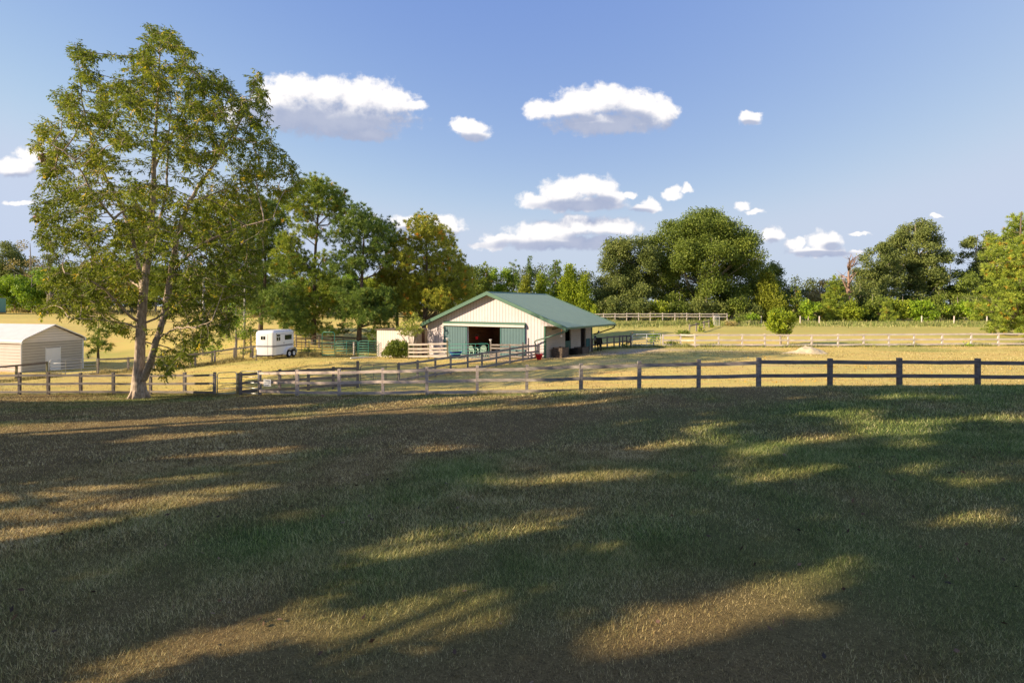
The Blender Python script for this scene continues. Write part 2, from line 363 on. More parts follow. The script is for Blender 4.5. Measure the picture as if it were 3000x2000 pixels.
# ------------------------------------------------------------------ smooth noise in numpy
_rs = np.random.RandomState(7)
_tab = _rs.rand(256, 256)
def vnoise(x, y):
    xi = np.floor(x).astype(int); yi = np.floor(y).astype(int)
    fx = x - xi; fy = y - yi
    fx = fx * fx * (3 - 2 * fx); fy = fy * fy * (3 - 2 * fy)
    a = _tab[xi & 255, yi & 255]; b = _tab[(xi + 1) & 255, yi & 255]
    c = _tab[xi & 255, (yi + 1) & 255]; d = _tab[(xi + 1) & 255, (yi + 1) & 255]
    return (a * (1 - fx) + b * fx) * (1 - fy) + (c * (1 - fx) + d * fx) * fy
def fbm(x, y, s, o=4):
    t = 0; a = 0.5; n = 0
    for k in range(o):
        t = t + a * vnoise(x / s + 17.3 * k, y / s + 5.1 * k); n += a; a *= 0.5; s *= 0.5
    return t / n

# ------------------------------------------------------------------ lie of the land
# front fence: photo column, distance, row of the top rail
FENCE1 = [(-60,28.8,1099.5),(57,28.8,1099.5),(142,28.9,1099.5),(237,29,1099.5),(332,29,1099.5),(441,29,1099.6),(541,28.7,1099.6),(628,28.2,1098.5),
          (761,26,1092.6),(871,24.3,1091.5),(994,23.2,1090.5),(1122,22.6,1087.3),(1251,22.1,1084.5),(1398,21.6,1081.5),(1543,21,1079.4),(1702,19.9,1074.5),
          (1872,19.2,1070),(2046,18.7,1066.5),(2222,18,1060.7),(2431,17.7,1060.3),(2635,17.5,1060.8),(2864,17.3,1061.6),(3110,17.2,1063)]
FENCE2 = [(705,26.8,1096),(761,27,1094),(819,27.2,1090),(903,27.6,1085),(976,28.0,1080.5),(1048,28.5,1077),(1169,30.5,1067.5),(1223,31.5,1060),(1276,32.6,1053),
          (1320,33.6,1047),(1370,34.6,1041),(1412,35.5,1035.5),(1454,36.5,1029),(1494,37.6,1022.5),(1532,38.9,1015.5),(1578,40.0,1010)]
FENCE3_D = 50.0
pts = []
def gp(px, py, D): p = at(px, py, D); pts.append((p.x, p.y, p.z))
def gz(x, y, z): pts.append((x, y, z + CZ))
for px, D, ry in FENCE1: p = at(px, ry, D); pts.append((p.x, p.y, p.z - 1.09))
for px, D, ry in FENCE2[::2]: p = at(px, ry, D); pts.append((p.x, p.y, p.z - 1.09))
for x, y, z in [(0,0,-2.2),(-3,3,-2.24),(3,3,-2.2),(0,6,-2.38),(-7,7,-2.62),(7,7,-2.2),(0,13,-2.9),(-14,14,-3.4),(-22,21,-4.2),(-9,17,-3.5),(5,14,-2.62),(12,12,-2.22),(20,13,-2.2),
                (-30,0,-3.0),(0,-20,-2),(-40,-30,-2.5),(30,-20,-1.6),(30,5,-1.9),(-60,20,-4.4),(40,25,-3.1)]: gz(x, y, z)
for px, D, py in [(1700,18.2,1139),(1872,17.3,1134.5),(2046,16.6,1132),(2222,16,1131),(2431,15.6,1130.5),(2635,15.4,1130),(2864,15.2,1129.5),(3110,15,1129.5)]: gp(px, py, D)
for px, py, D in [(2300,1060,30),(2800,1060,30),(3200,1055,30),(1800,1075,30),(2600,1035,40),(1950,1018,50),(2300,1017,50),(2650,1015,50),(3000,1013,50),(3400,1010,50),(1800,1022,49),
                  (1900,943,92),(2300,946,90),(2700,947,88),(3100,950,86),(1740,941,95),(2000,985,62),(2500,980,63),(1420,940,96),
                  (1600,1050,40.5),(1732,1031,48),(1440,1043,43.5),(1240,1045,46.5),(1100,1048,48),(1197,1054,42.5),(1312,1052,42),(1500,1040,55),
                  (803,1052.5,45),(740,1052,47),(950,1046,50),(1050,1044,50),(850,1050,44),(700,1075,40),(900,1062,37),(1050,1065,35),
                  (48,1117,37.5),(140,1103,38),(287,1095,40),(375,1090,42),(540,1079,44.5),(450,1085,43.3),(630,1066,46),(62,1091,43),(243,1078,47.6),(0,1090,43),(-200,1090,43),(160,1060,52),
                  (100,959,70),(600,1000,60),(1000,968,72),(850,985,62),(300,985,64),(100,912,110),(-200,912,110),(350,917,110),(600,922,110),(850,925,110),(1100,926,110),(1300,930,108),(600,955,82),(1150,955,80)]:
    gp(px, py, D)
for x, y, z in [(-250,150,-1.5),(-200,60,-3),(200,60,-3.5),(220,130,-3),(0,190,-2.5),(-120,190,-1.2),(120,190,-2.8),(-150,-60,-3),(150,-60,-2),(0,-100,-2.5),
                (600,600,-3.5),(-600,600,-2.5),(0,700,-3),(600,-300,-3),(-600,-300,-3),(0,-500,-3)]: gz(x, y, z)
PT = np.array(pts)
def _k(r2): return np.where(r2 > 1e-9, r2 * np.log(np.sqrt(r2) + 1e-9), 0.0)
_n = len(PT); _S = 50.0
_xy = PT[:, :2] / _S
_A = _k(((_xy[:, None] - _xy[None]) ** 2).sum(-1)) + np.eye(_n) * 0.0015
_Pm = np.hstack([np.ones((_n, 1)), _xy])
_W = np.linalg.solve(np.vstack([np.hstack([_A, _Pm]), np.hstack([_Pm.T, np.zeros((3, 3))])]), np.concatenate([PT[:, 2], np.zeros(3)]))
def h(x, y):
    x = np.atleast_1d(np.asarray(x, float)); y = np.atleast_1d(np.asarray(y, float))
    out = np.empty(x.size); xf = x.ravel() / _S; yf = y.ravel() / _S
    for i in range(0, x.size, 20000):
        a = xf[i:i + 20000]; b = yf[i:i + 20000]
        r2 = (a[:, None] - _xy[None, :, 0]) ** 2 + (b[:, None] - _xy[None, :, 1]) ** 2
        out[i:i + 20000] = _k(r2) @ _W[:_n] + _W[_n] + _W[_n + 1] * a + _W[_n + 2] * b
    return out.reshape(x.shape)
def hz(x, y): return float(h([x], [y])[0])
def gpt(px, D, dz=0.0):
    x = (px - CX) / F * D
    return Vector((x, D, hz(x, D) + dz))

_fx = np.array([(p[0] - CX) / F * p[1] for p in FENCE1]); _fy = np.array([p[1] for p in FENCE1])
def fence_y(x): return np.interp(x, _fx, _fy)

def green(x, y):
    """where the lawn is still green rather than dry"""
    n = fbm(x, y * 1.0, 5.5, 4) * 0.75 + fbm(x + 40, y, 1.3, 3) * 0.35
    bias = np.clip((x + 2) / 14, -0.35, 0.55) * 0.16 + np.clip((y - 8) / 12, 0, 1) * 0.06
    return np.clip((n + bias - 0.565) * 3.6, 0, 1)

def build_ground():
    def axis(lo, hi, step, far):
        a = list(np.arange(lo, hi + 1e-6, step)); s = step; v = hi
        while v < far: s *= 1.22; v += s; a.append(v)
        s = step; v = lo; b = []
        while v > -far: s *= 1.22; v -= s; b.append(v)
        return np.array(b[::-1] + a)
    X = axis(-46, 46, 0.5, 2500); Y = axis(-8, 58, 0.5, 2500)
    gx, gy = np.meshgrid(X, Y)
    z = h(gx, gy)
    far = np.hypot(gx, gy)
    z = np.where(far > 250, z * np.clip(1 - (far - 250) / 500, 0, 1) + (-0.8) * np.clip((far - 250) / 500, 0, 1), z)
    z = z + (fbm(gx, gy, 3.0, 3) - 0.5) * 0.06
    V = np.stack([gx, gy, z], -1).reshape(-1, 3)
    ny, nx = gx.shape
    i = np.arange(ny * nx).reshape(ny, nx)
    Q = np.stack([i[:-1, :-1], i[:-1, 1:], i[1:, 1:], i[1:, :-1]], -1).reshape(-1, 4)
    me = np_mesh('ground', V, Q, M['ground'])
    x, y = V[:, 0], V[:, 1]
    fld = np.clip((y - fence_y(x) + 0.2) / 0.8, 0, 1)                # 0 mown yard, 1 paddock
    g = green(x, y)
    dirt = np.zeros_like(x)
    for px, D, r, k in [(1690,42.5,2.6,1),(1800,43.2,3.6,1),(1900,45,4.0,.8),(2000,44.5,4.0,.6),(1730,46,3,.9),(1640,40.8,2,.8),(2090,43,4,.45),(1440,41.2,2.4,.7),(1500,40.5,2,.7),(1380,41.6,1.8,.6),
                        (1780,34,3,.25),(2240,30,3,.2)]:
        cx = (px - CX) / F * D
        dirt = np.maximum(dirt, k * np.clip(1.25 - np.hypot(x - cx, (y - D) * 1.3) / r, 0, 1))
    dirt = np.clip(dirt * (0.4 + 1.2 * fbm(x, y, 2.2, 3)), 0, 1)
    pg = np.clip((fbm(x + 90, y, 9, 4) - 0.46) * 3.2, 0, 1) * 0.75   # paddock greenness
    pg = np.maximum(pg, np.clip((y - 56) / 12, 0, 1) * np.clip((x + 5) / 10, 0, 1) * (0.35 + 0.4 * fbm(x, y, 6, 3)))
    tall = np.clip((y - 52) / 6, 0, 1) * np.clip((x - 2) / 8, 0, 1)
    for n_, a in (('fld', fld), ('g', np.where(fld > .5, pg, g)), ('dirt', dirt)):
        at_ = me.data.attributes.new(n_, 'FLOAT', 'POINT'); at_.data.foreach_set('value', a.astype(np.float32))
    tag(me, kind='structure')
    me.data.polygons.foreach_set('use_smooth', [True] * len(me.data.polygons))
    return me

def np_mesh(name, V, Q, mat, parent=None, attrs=None):
    """V (n,3) and equal-sized faces Q (m,k) straight into one mesh"""
    me = bpy.data.meshes.new(name)
    me.vertices.add(len(V)); me.vertices.foreach_set('co', np.ascontiguousarray(V, dtype=np.float32).ravel())
    m, k = Q.shape
    me.loops.add(m * k); me.loops.foreach_set('vertex_index', np.ascontiguousarray(Q, dtype=np.int32).ravel())
    me.polygons.add(m)
    me.polygons.foreach_set('loop_start', np.arange(0, m * k, k, dtype=np.int32))
    try: me.polygons.foreach_set('loop_total', np.full(m, k, dtype=np.int32))
    except Exception: pass
    if attrs:
        for n_, a in attrs.items():
            t = me.attributes.new(n_, 'FLOAT', 'POINT'); t.data.foreach_set('value', np.ascontiguousarray(a, dtype=np.float32))
    me.materials.append(mat)
    me.update(calc_edges=True)
    o = bpy.data.objects.new(name, me); COL.objects.link(o)
    if parent: o.parent = parent
    return o

def ground_mat():
    m, N, L, B = new_mat('grass_ground')
    tc = N.new('ShaderNodeTexCoord')
    def attr(n): a = N.new('ShaderNodeAttribute'); a.attribute_name = n; return a.outputs['Fac']
    def noise(s, d=5, r=0.6, st=(1, 1, 1)):
        mp = N.new('ShaderNodeMapping'); mp.inputs['Scale'].default_value = st; L.new(tc.outputs['Object'], mp.inputs[0])
        n = N.new('ShaderNodeTexNoise'); n.inputs['Scale'].default_value = s; n.inputs['Detail'].default_value = d; n.inputs['Roughness'].default_value = r
        L.new(mp.outputs[0], n.inputs['Vector']); return n.outputs['Fac']
    def rng(v, a, b, c=0, d=1):
        r = N.new('ShaderNodeMapRange'); L.new(v, r.inputs['Value'])
        for i, q in enumerate((a, b, c, d)): r.inputs[i + 1].default_value = q
        return r.outputs[0]
    def mix(f, a, b):
        x = N.new('ShaderNodeMix'); x.data_type = 'RGBA'
        if isinstance(f, float): x.inputs[0].default_value = f
        else: L.new(f, x.inputs[0])
        for i, c in ((6, a), (7, b)):
            if isinstance(c, tuple): x.inputs[i].default_value = (*c, 1)
            else: L.new(c, x.inputs[i])
        return x.outputs[2]
    fine_ = noise(14, 8, 0.8); finer = noise(70, 3, 0.7)
    fm = N.new('ShaderNodeMath'); fm.operation = 'MULTIPLY_ADD'; L.new(finer, fm.inputs[0]); fm.inputs[1].default_value = .55; fs_ = N.new('ShaderNodeMath'); fs_.operation = 'MULTIPLY'; L.new(fine_, fs_.inputs[0]); fs_.inputs[1].default_value = .45; L.new(fs_.outputs[0], fm.inputs[2]); fine = fm.outputs[0]; mid = noise(1.6, 5); big = noise(0.25, 4, 0.55, (1, 1.6, 1)); streak = noise(0.9, 6, 0.7, (0.45, 1.6, 1))
    dry = mix(rng(fine, .32, .68), (0.045, 0.031, 0.013), (0.30, 0.21, 0.09))
    grn = mix(rng(fine, .32, .68), (0.028, 0.044, 0.012), (0.14, 0.18, 0.05))
    lawn = mix(attr('g'), dry, grn)
    gold = mix(rng(fine, .3, .7), (0.48, 0.34, 0.095), (0.78, 0.56, 0.20))
    gold = mix(rng(streak, .40, .60), gold, (0.58, 0.49, 0.14))
    olive = mix(rng(fine, .3, .7), (0.20, 0.23, 0.05), (0.40, 0.40, 0.12))
    pad = mix(attr('g'), gold, olive)
    pad = mix(rng(big, .58, .72, 0, .55), pad, (0.50, 0.29, 0.10))
    allc = mix(attr('fld'), lawn, pad)
    allc = mix(attr('dirt'), allc, mix(rng(mid, .3, .7), (0.40, 0.28, 0.20), (0.62, 0.47, 0.36)))
    L.new(allc, B.inputs['Base Color']); B.inputs['Roughness'].default_value = 0.95; B.inputs['Specular IOR Level'].default_value = 0.1
    bp = N.new('ShaderNodeBump'); bp.inputs['Distance'].default_value = 0.05; bp.inputs['Strength'].default_value = 0.7
    L.new(fine, bp.inputs['Height']); L.new(bp.outputs[0], B.inputs['Normal'])
    return m
M['ground'] = ground_mat()
build_ground()

# ------------------------------------------------------------------ grass and litter
def grass_mat(name, dry, grn):
    m, N, L, B = new_mat(name)
    a = N.new('ShaderNodeAttribute'); a.attribute_name = 'rnd'
    g = N.new('ShaderNodeAttribute'); g.attribute_name = 'g'
    def ramp(st):
        cr = N.new('ShaderNodeValToRGB'); L.new(a.outputs['Fac'], cr.inputs[0]); e = cr.color_ramp.elements
        while len(e) < len(st): e.new(.5)
        for i, (p, c) in enumerate(st): e[i].position = p; e[i].color = (*c, 1)
        return cr.outputs[0]
    x = N.new('ShaderNodeMix'); x.data_type = 'RGBA'; L.new(g.outputs['Fac'], x.inputs[0]); L.new(ramp(dry), x.inputs[6]); L.new(ramp(grn), x.inputs[7])
    L.new(x.outputs[2], B.inputs['Base Color']); B.inputs['Roughness'].default_value = 0.7; B.inputs['Specular IOR Level'].default_value = 0.2
    t = N.new('ShaderNodeBsdfTranslucent'); L.new(x.outputs[2], t.inputs['Color'])
    mx = N.new('ShaderNodeMixShader'); mx.inputs[0].default_value = 0.3; L.new(B.outputs[0], mx.inputs[1]); L.new(t.outputs[0], mx.inputs[2])
    L.new(mx.outputs[0], N['Material Output'].inputs[0])
    return m
M['grass'] = grass_mat('grass_blades',
    [(0, (0.10, 0.065, 0.026)), (0.35, (0.33, 0.24, 0.095)), (0.65, (0.60, 0.47, 0.20)), (1, (0.80, 0.65, 0.34))],
    [(0, (0.055, 0.095, 0.022)), (0.4, (0.17, 0.25, 0.055)), (0.75, (0.32, 0.39, 0.11)), (1, (0.50, 0.50, 0.22))])

M['dry_grass'] = grass_mat('dry_grass_blades',
    [(0, (0.28, 0.20, 0.07)), (0.4, (0.46, 0.34, 0.13)), (0.8, (0.64, 0.50, 0.22)), (1, (0.78, 0.66, 0.36))],
    [(0, (0.12, 0.14, 0.03)), (0.4, (0.24, 0.26, 0.06)), (0.75, (0.38, 0.38, 0.11)), (1, (0.6, 0.52, 0.2))])
def blades(name, x, y, ln, wd, rs, up=(0.25, 0.9), label='short mown grass of the yard', gfun=green, mat='grass'):
    n = len(x); z = h(x, y)
    az = rs.rand(n) * 2 * np.pi; tilt = up[0] + (up[1] - up[0]) * rs.rand(n)
    d = np.stack([np.cos(az) * np.cos(tilt * 1.57), np.sin(az) * np.cos(tilt * 1.57), np.sin(tilt * 1.57)], -1)
    s = np.stack([-np.sin(az + rs.randn(n) * .5), np.cos(az), np.zeros(n)], -1) * (wd / 2)[:, None]
    P = np.stack([x, y, z - 0.008], -1)
    V = np.stack([P - s, P + s, P + d * ln[:, None]], 1).reshape(-1, 3)
    Q = np.arange(3 * n).reshape(n, 3)
    rnd = np.clip(rs.rand(n) ** 1.15 * 0.95 + (fbm(x, y, 0.35, 3) - .5) * 0.55 + .06, 0, 1)
    o = np_mesh(name, V, Q, M[mat], attrs={'rnd': np.repeat(rnd, 3), 'g': np.repeat(np.clip(gfun(x, y) + rs.randn(n) * .18, 0, 1), 3)})
    return tag(o, label, 'grass', kind='stuff')

def build_lawn():
    rs = np.random.RandomState(3)
    def ring(n, d0, d1, k=1.12):
        D = np.sqrt(rs.rand(n) * (d1 ** 2 - d0 ** 2) + d0 ** 2)
        X = (rs.rand(n) * 2 - 1) * (D * k + 1.0)
        return X, D
    xs, ys, ls, ws = [], [], [], []
    for n, a, b, l, w in ((560000, 1.6, 5, .047, .0044), (440000, 5, 9, .054, .0075), (300000, 9, 16, .066, .014), (210000, 16, 29, .072, .024)):
        X, D = ring(n, a, b)
        ok = D < fence_y(X) + 0.4
        X, D = X[ok], D[ok]
        xs.append(X); ys.append(D); ls.append(l * (0.5 + rs.rand(len(X)) * 0.9)); ws.append(w * (0.6 + 0.8 * rs.rand(len(X))))
    x, y, l, w = map(np.concatenate, (xs, ys, ls, ws))
    l = l * (0.75 + 0.6 * green(x, y)) * (0.80 + 0.5 * fbm(x + 7, y + 3, 0.5, 2))
    blades('grass', x, y, l, w, rs, (0.05, 0.75))
    # rank unmown grass along the fences and under the far trees
    def weeds(n, line, spread, ln, w, g):
        P = np.array(line, float); seg = rs.randint(0, len(P) - 1, n); t = rs.rand(n)
        q = P[seg] * (1 - t)[:, None] + P[seg + 1] * t[:, None]
        x = q[:, 0] + rs.randn(n) * spread[0]; y = q[:, 1] + rs.randn(n) * spread[1]
        lump = np.clip((fbm(x, y, 1.2, 3) - .30) * 2.6, 0.12, 1.3)
        return x, y, ln * lump * (0.5 + rs.rand(n)), w * (0.6 + 0.8 * rs.rand(n)), np.full(n, g)
    f1 = [((p[0] - CX) / F * p[1], p[1] - .02) for p in FENCE1]
    a = weeds(26000, f1, (0.3, 0.10), .15, .012, .5)
    b = weeds(30000, [(5, 50.1), (25, 50.2), (54, 50.2)], (.5, .3), .34, .03, .75)
    c = weeds(60000, [(16, 85), (40, 86), (75, 84), (95, 82)], (2, 3.2), .55, .08, .8)
    d = weeds(26000, [(-110, 108), (-70, 107), (-30, 108)], (2, 3.0), 1.0, .10, .3)
    e = weeds(26000, [gpt(0, 37)[:2], gpt(140, 38)[:2]], (.5, .4), .3, .03, .3)
    e2 = weeds(26000, [gpt(290, 40)[:2], gpt(450, 43.2)[:2], gpt(630, 45.7)[:2], gpt(780, 47.5)[:2], gpt(900, 50.6)[:2], gpt(1090, 50.6)[:2]], (.5, .5), .34, .03, .25)
    # thin tufty cover over the paddock
    n = 90000; D = np.sqrt(rs.rand(n) * (52 ** 2 - 17 ** 2) + 17 ** 2); X = (rs.rand(n) * 2 - 1) * (D * 1.08)
    ok = (D > fence_y(X) + .3); X, D = X[ok], D[ok]; pz = fbm(X + 90, D, 9, 4); q = fbm(X, D, 1.6, 3)
    ok = q > .40; X, D, pz, q = X[ok], D[ok], pz[ok], q[ok]
    t = blades('paddock_grass', X, D, .07 + .12 * rs.rand(len(X)), .02 + .02 * rs.rand(len(X)), rs, (0.1, 0.7), 'thin dry grass tufts all over the paddock', gfun=lambda x, y: np.clip((fbm(x + 90, y, 9, 4) - .44) * 3, 0, .9), mat='dry_grass')
    P = [np.concatenate([q[i] for q in (a, b, c, d, e, e2)]) for i in range(5)]
    gv = P[4]
    blades('rank_grass', P[0], P[1], P[2], P[3], rs, (0.55, 1.0), 'taller unmown grass and weeds along the fences and tree lines', gfun=lambda x, y: gv)
build_lawn()

def leafmesh(name, P, A, B, rnd, mat, parent=None):
    V = np.stack([P, P + A * .45 + B, P + A, P + A * .45 - B], 1).reshape(-1, 3)
    n = len(P)
    return np_mesh(name, V, np.arange(4 * n).reshape(n, 4), M[mat], parent, {'rnd': np.repeat(rnd, 4)})

def unit(a): return a / (np.linalg.norm(a, axis=-1, keepdims=True) + 1e-9)

leafset('litter_leaf', (0.03, 0.018, 0.012), (0.10, 0.055, 0.03), (0.22, 0.13, 0.08), (0.34, 0.22, 0.14), .1)
def litter():
    rs = np.random.RandomState(11)
    n = 520
    D = 2.2 + rs.rand(n) ** 1.3 * 24; X = (rs.rand(n) * 2 - 1) * D
    P = np.stack([X, D, h(X, D) + 0.03], -1)
    A = unit(np.stack([rs.randn(n), rs.randn(n), rs.rand(n) * .6], -1)) * (0.035 + 0.04 * rs.rand(n))[:, None]
    B = unit(np.cross(A, rs.randn(n, 3))) * 0.014
    o = leafmesh('fallen_leaves', P, A, B, rs.rand(n), 'litter_leaf')
    tag(o, 'scattered brown fallen leaves on the yard grass', 'leaves', kind='stuff')
    # yellow flowers
    xs, ys = [], []
    for px, D, r, k in [(2225,34,.5,14),(2245,33.5,.6,16),(2350,24,1.0,40),(2330,24.5,1.2,30),(2480,28,1.0,30),(2530,27.5,.8,24),(2850,21,1.0,20),(2700,26,1.4,20),(2450,19.5,.2,4),(2575,19.2,.2,4),(2900,22,1,16),
                        (1400,26,.4,4),(585,26,.3,5),(2215,32.6,.5,10)]:
        x0 = (px - CX) / F * D
        xs += list(x0 + rs.randn(k) * r * 1.5); ys += list(D + rs.randn(k) * r * .4)
    x, y = np.array(xs), np.array(ys); n = len(x)
    P = np.stack([x, y, h(x, y) + 0.04], -1)
    A = unit(rs.randn(n, 3) * [1, 1, .3]) * .10; B = np.cross(unit(A), [0, 0, 1.0]) * .05
    V = np.stack([P - A / 2, P + B, P + A / 2, P - B], 1).reshape(-1, 3)
    M['flower'] = simple('yellow_petals', (0.75, 0.42, 0.02), .6)
    tag(np_mesh('yellow_flowers', V, np.arange(4 * n).reshape(n, 4), M['flower']), 'low yellow wildflowers dotted over the paddock', 'flowers', kind='stuff')
litter()

# ------------------------------------------------------------------ fences and gates
def post_mb(p, H, w, lean=(0, 0)):
    mb = MB(); t = Vector((lean[0], lean[1], H))
    mb.bar(Vector((0, 0, -0.25)), t, w, w, up=Vector((0, 1, 0)))
    return mb

def wire_panel(a, b, z0, z1, dv, dh, r=0.0016):
    """a,b = fence-line points on the ground; welded wire between them"""
    mb = MB(); L_ = (b - a).length; n = max(2, int(L_ / dv))
    for i in range(1, n):
        p = a.lerp(b, i / n)
        mb.tube([p + Vector((0, 0, z0)), p + Vector((0, 0, z1))], r, 3, cap=False)
    k = max(1, int((z1 - z0) / dh))
    for j in range(k + 1):
        q = Vector((0, 0, z0 + (z1 - z0) * j / k))
        mb.tube([a + q, b + q], r, 3, cap=False)
    return mb

def fence(name, label, P, H, rails, rail_h, rail_t, pmat, rmat, wire=None, pw=0.13, seed=1, front=-1, skip=(), tall={}, group=None, railmats=None, postmats=None):
    """P = ground points of the posts; rails = heights of the rail centres; each post, rail and wire panel is a part"""
    r = random.Random(seed)
    o = P[0]
    root = empty(name, o); tag(root, label, 'fence', group)
    for i, p in enumerate(P):
        hh = tall.get(i, H) + r.uniform(-.03, .03)
        mb = post_mb(p, hh, pw * r.uniform(.92, 1.08), (r.uniform(-.02, .02), r.uniform(-.02, .02)))
        q = mb.build('post', M[postmats[i] if postmats else pmat], root); q.location = p - o; q.rotation_euler.z = r.uniform(-.05, .05)
    for i in range(len(P) - 1):
        a, b = P[i] - o, P[i + 1] - o
        d = (b - a); d.z = 0; d.normalize(); nrm = Vector((d.y, -d.x, 0)) * (-front)
        if nrm.y > 0: nrm = -nrm
        off = nrm * (front * -1) * (pw / 2 + rail_t / 2 - .02)
        for j, z in enumerate(rails):
            if (i, j) in skip: continue
            za, zb = z + r.uniform(-.02, .02), z + r.uniform(-.02, .02)
            mb = MB()
            m1 = (a + b) / 2 + Vector((0, 0, (za + zb) / 2 - r.uniform(0, .018)))
            e0 = a + d * .012 + Vector((0, 0, za)); e1 = b - d * .012 + Vector((0, 0, zb))
            mb.bar(e0 + off, m1 + off, rail_t, rail_h * r.uniform(.94, 1.04)); mb.bar(m1 + off, e1 + off, rail_t, rail_h)
            mm = railmats[i] if railmats else rmat
            mb.build('rail', M[mm], root)
        if wire and i not in wire.get('skip', ()):
            mb = wire_panel(a - off * .6, b - off * .6, wire['z0'], wire['z1'], wire['dv'], wire['dh'], wire.get('r', .0016))
            mb.build('wire_mesh', M['wire'], root)
    return root

def tube_gate(name, label, a, b, H, z0, bars, r, mat, uprights=1, group=None, brace=None, lift=0.0, wiggle=False):
    """tubular gate between ground points a and b: rounded outer frame, cross bars and uprights"""
    root = empty(name, a); tag(root, label, 'gate', group)
    d = b - a; W = math.hypot(d.x, d.y); ang = math.atan2(d.y, d.x); root.rotation_euler.z = ang
    sl = (b.z - a.z) / W
    def q(x, z): return Vector((x, 0, z + sl * x))
    c = .14
    top = z0 + H
    mb = MB()
    mb.tube([q(0, z0), q(0, top - c), q(c * .3, top - c * .3), q(c, top), q(W - c, top), q(W - c * .3, top - c * .3), q(W, top - c), q(W, z0)], r, 8)
    mb.tube([q(0, z0 + .01), q(W, z0 + .01)], r, 8)
    mb.build('frame', mat, root, smooth=True)
    for z in bars:
        MB().tube([q(r, z0 + z), q(W - r, z0 + z)], r * .9, 8).build('bar', mat, root, smooth=True)
    for i in range(uprights):
        x = W * (i + 1) / (uprights + 1)
        MB().tube([q(x, z0 + .02) + Vector((0, -r * 1.7, 0)), q(x, top - .01) + Vector((0, -r * 1.7, 0))], r * .8, 6).build('upright', mat, root)
    for z in (H * .2, H * .8):
        MB().tube([q(-.05, z0 + z), q(.0, z0 + z)], r * 1.5, 6).build('hinge', mat, root)
    return root

def F1(i):
    px, D, ry = FENCE1[i]
    p = at(px, ry, D); p.z = p.z - 1.09
    g = hz(p.x, p.y)
    p.z = min(p.z, g + .02) if abs(p.z - g) < .25 else g
    return p
f1 = [F1(i) for i in range(len(FENCE1))]
RZ = (0.17, 0.63, 1.09)
fence('board_fence', 'weathered three rail board fence left of the small pipe gates', f1[0:8], 1.24, RZ, .115, .035, 'fence', 'fence',
      wire=dict(z0=.05, z1=1.05, dv=.051, dh=.1, r=.0014), seed=5, front=-1,
      postmats=['fence_dark', 'fence_dark', 'fence_dark', 'fence_dark', 'fence', 'fence', 'fence', 'fence'], railmats=['fence'] * 7)
fence('board_fence', 'long weathered board fence with welded wire along the top of the yard', f1[8:], 1.24, RZ, .125, .035, 'fence', 'fence',
      wire=dict(z0=.05, z1=1.05, dv=.051, dh=.1, r=.0016), seed=8, pw=.125, front=-1,
      railmats=['fence_sunlit'] * 5 + ['fence'] * 4 + ['fence'] + ['fence_dark'] * 6,  # sunlit middle and shaded right end are told apart by wood colour
      postmats=['fence'] + ['fence_sunlit'] * 5 + ['fence'] * 5 + ['fence_dark'] * 5)
# two small pipe gates and the green post between them
def gq(px, D, dz=0): return gpt(px, D, dz)
ga, gb = gq(637, 28.0), gq(693, 27.5)
tube_gate('pipe_gate', 'small square pipe gate left of the round green post', ga, gb, 1.15, .05, (.28, .56, .85), .022, M['steel'], 0, 'small pipe gates in the yard fence')
gc, gd = gq(703, 27.6), gq(757, 25.9)
tube_gate('pipe_gate', 'small pipe gate between the round green post and the sign post', gc, gd, 1.15, .06, (.28, .56, .85), .022, M['steel'], 0, 'small pipe gates in the yard fence')
gp_ = gq(699, 27.7)
t = MB().tube([Vector((0, 0, -.2)), Vector((0, 0, 1.12))], .085, 12).build('gate_post', M['post_green']); t.location = gp_
tag(t, 'round greenish treated post standing between the two small pipe gates', 'post')

# sign on the fence
def text_mesh(s, size, mat, parent, loc, depth=.002, name='lettering'):
    cu = bpy.data.curves.new(name, 'FONT'); cu.body = s; cu.size = size; cu.extrude = depth; cu.align_x = 'CENTER'; cu.align_y = 'CENTER'
    o = bpy.data.objects.new(name, cu); COL.objects.link(o); bpy.context.view_layer.update()
    me = bpy.data.meshes.new_from_object(o.evaluated_get(bpy.context.evaluated_depsgraph_get()))
    bpy.data.objects.remove(o); bpy.data.curves.remove(cu)
    q = bpy.data.objects.new(name, me); me.name = name; me.materials.clear(); me.materials.append(mat); COL.objects.link(q)
    q.parent = parent; q.location = loc; q.rotation_euler = (math.pi / 2, 0, 0)
    return q
sp = at(783, 1121, 25.25)
sg = empty('sign', sp, math.radians(-14)); tag(sg, 'white sign reading PLEASE hung on the fence beside the gate post', 'sign')
MB().box((-.21, -.006, -.17), (.21, .006, .17)).build('sign_board', M['white'], sg, bevel=.012)
M['ink'] = simple('dark_ink', (0.03, 0.03, 0.035), .6)
text_mesh('PLEASE', .105, M['ink'], sg, (0, -.009, .10))
text_mesh('KEEP GATE', .066, M['ink'], sg, (0, -.009, .0))
text_mesh('CLOSED', .075, M['ink'], sg, (0, -.009, -.10))

# second fence climbing to the barn corner
def F2(i):
    px, D, ry = FENCE2[i]; x = (px - CX) / F * D
    return Vector((x, D, hz(x, D)))
f2 = [F2(i) for i in range(len(FENCE2))]
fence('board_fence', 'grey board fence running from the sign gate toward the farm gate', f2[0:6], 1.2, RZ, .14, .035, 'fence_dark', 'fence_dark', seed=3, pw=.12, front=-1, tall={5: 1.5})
fence('board_fence', 'shaded board fence climbing diagonally to the barn corner', f2[6:], 1.2, RZ, .14, .035, 'fence', 'fence', seed=4, pw=.12, front=-1, tall={8: 1.42, 9: 1.25})
tube_gate('farm_gate', 'dull steel farm gate in the diagonal fence', gq(1056, 28.6), gq(1165, 30.4), 1.12, .08, (.2, .42, .66, .9), .02, M['steel_dark'], 2)
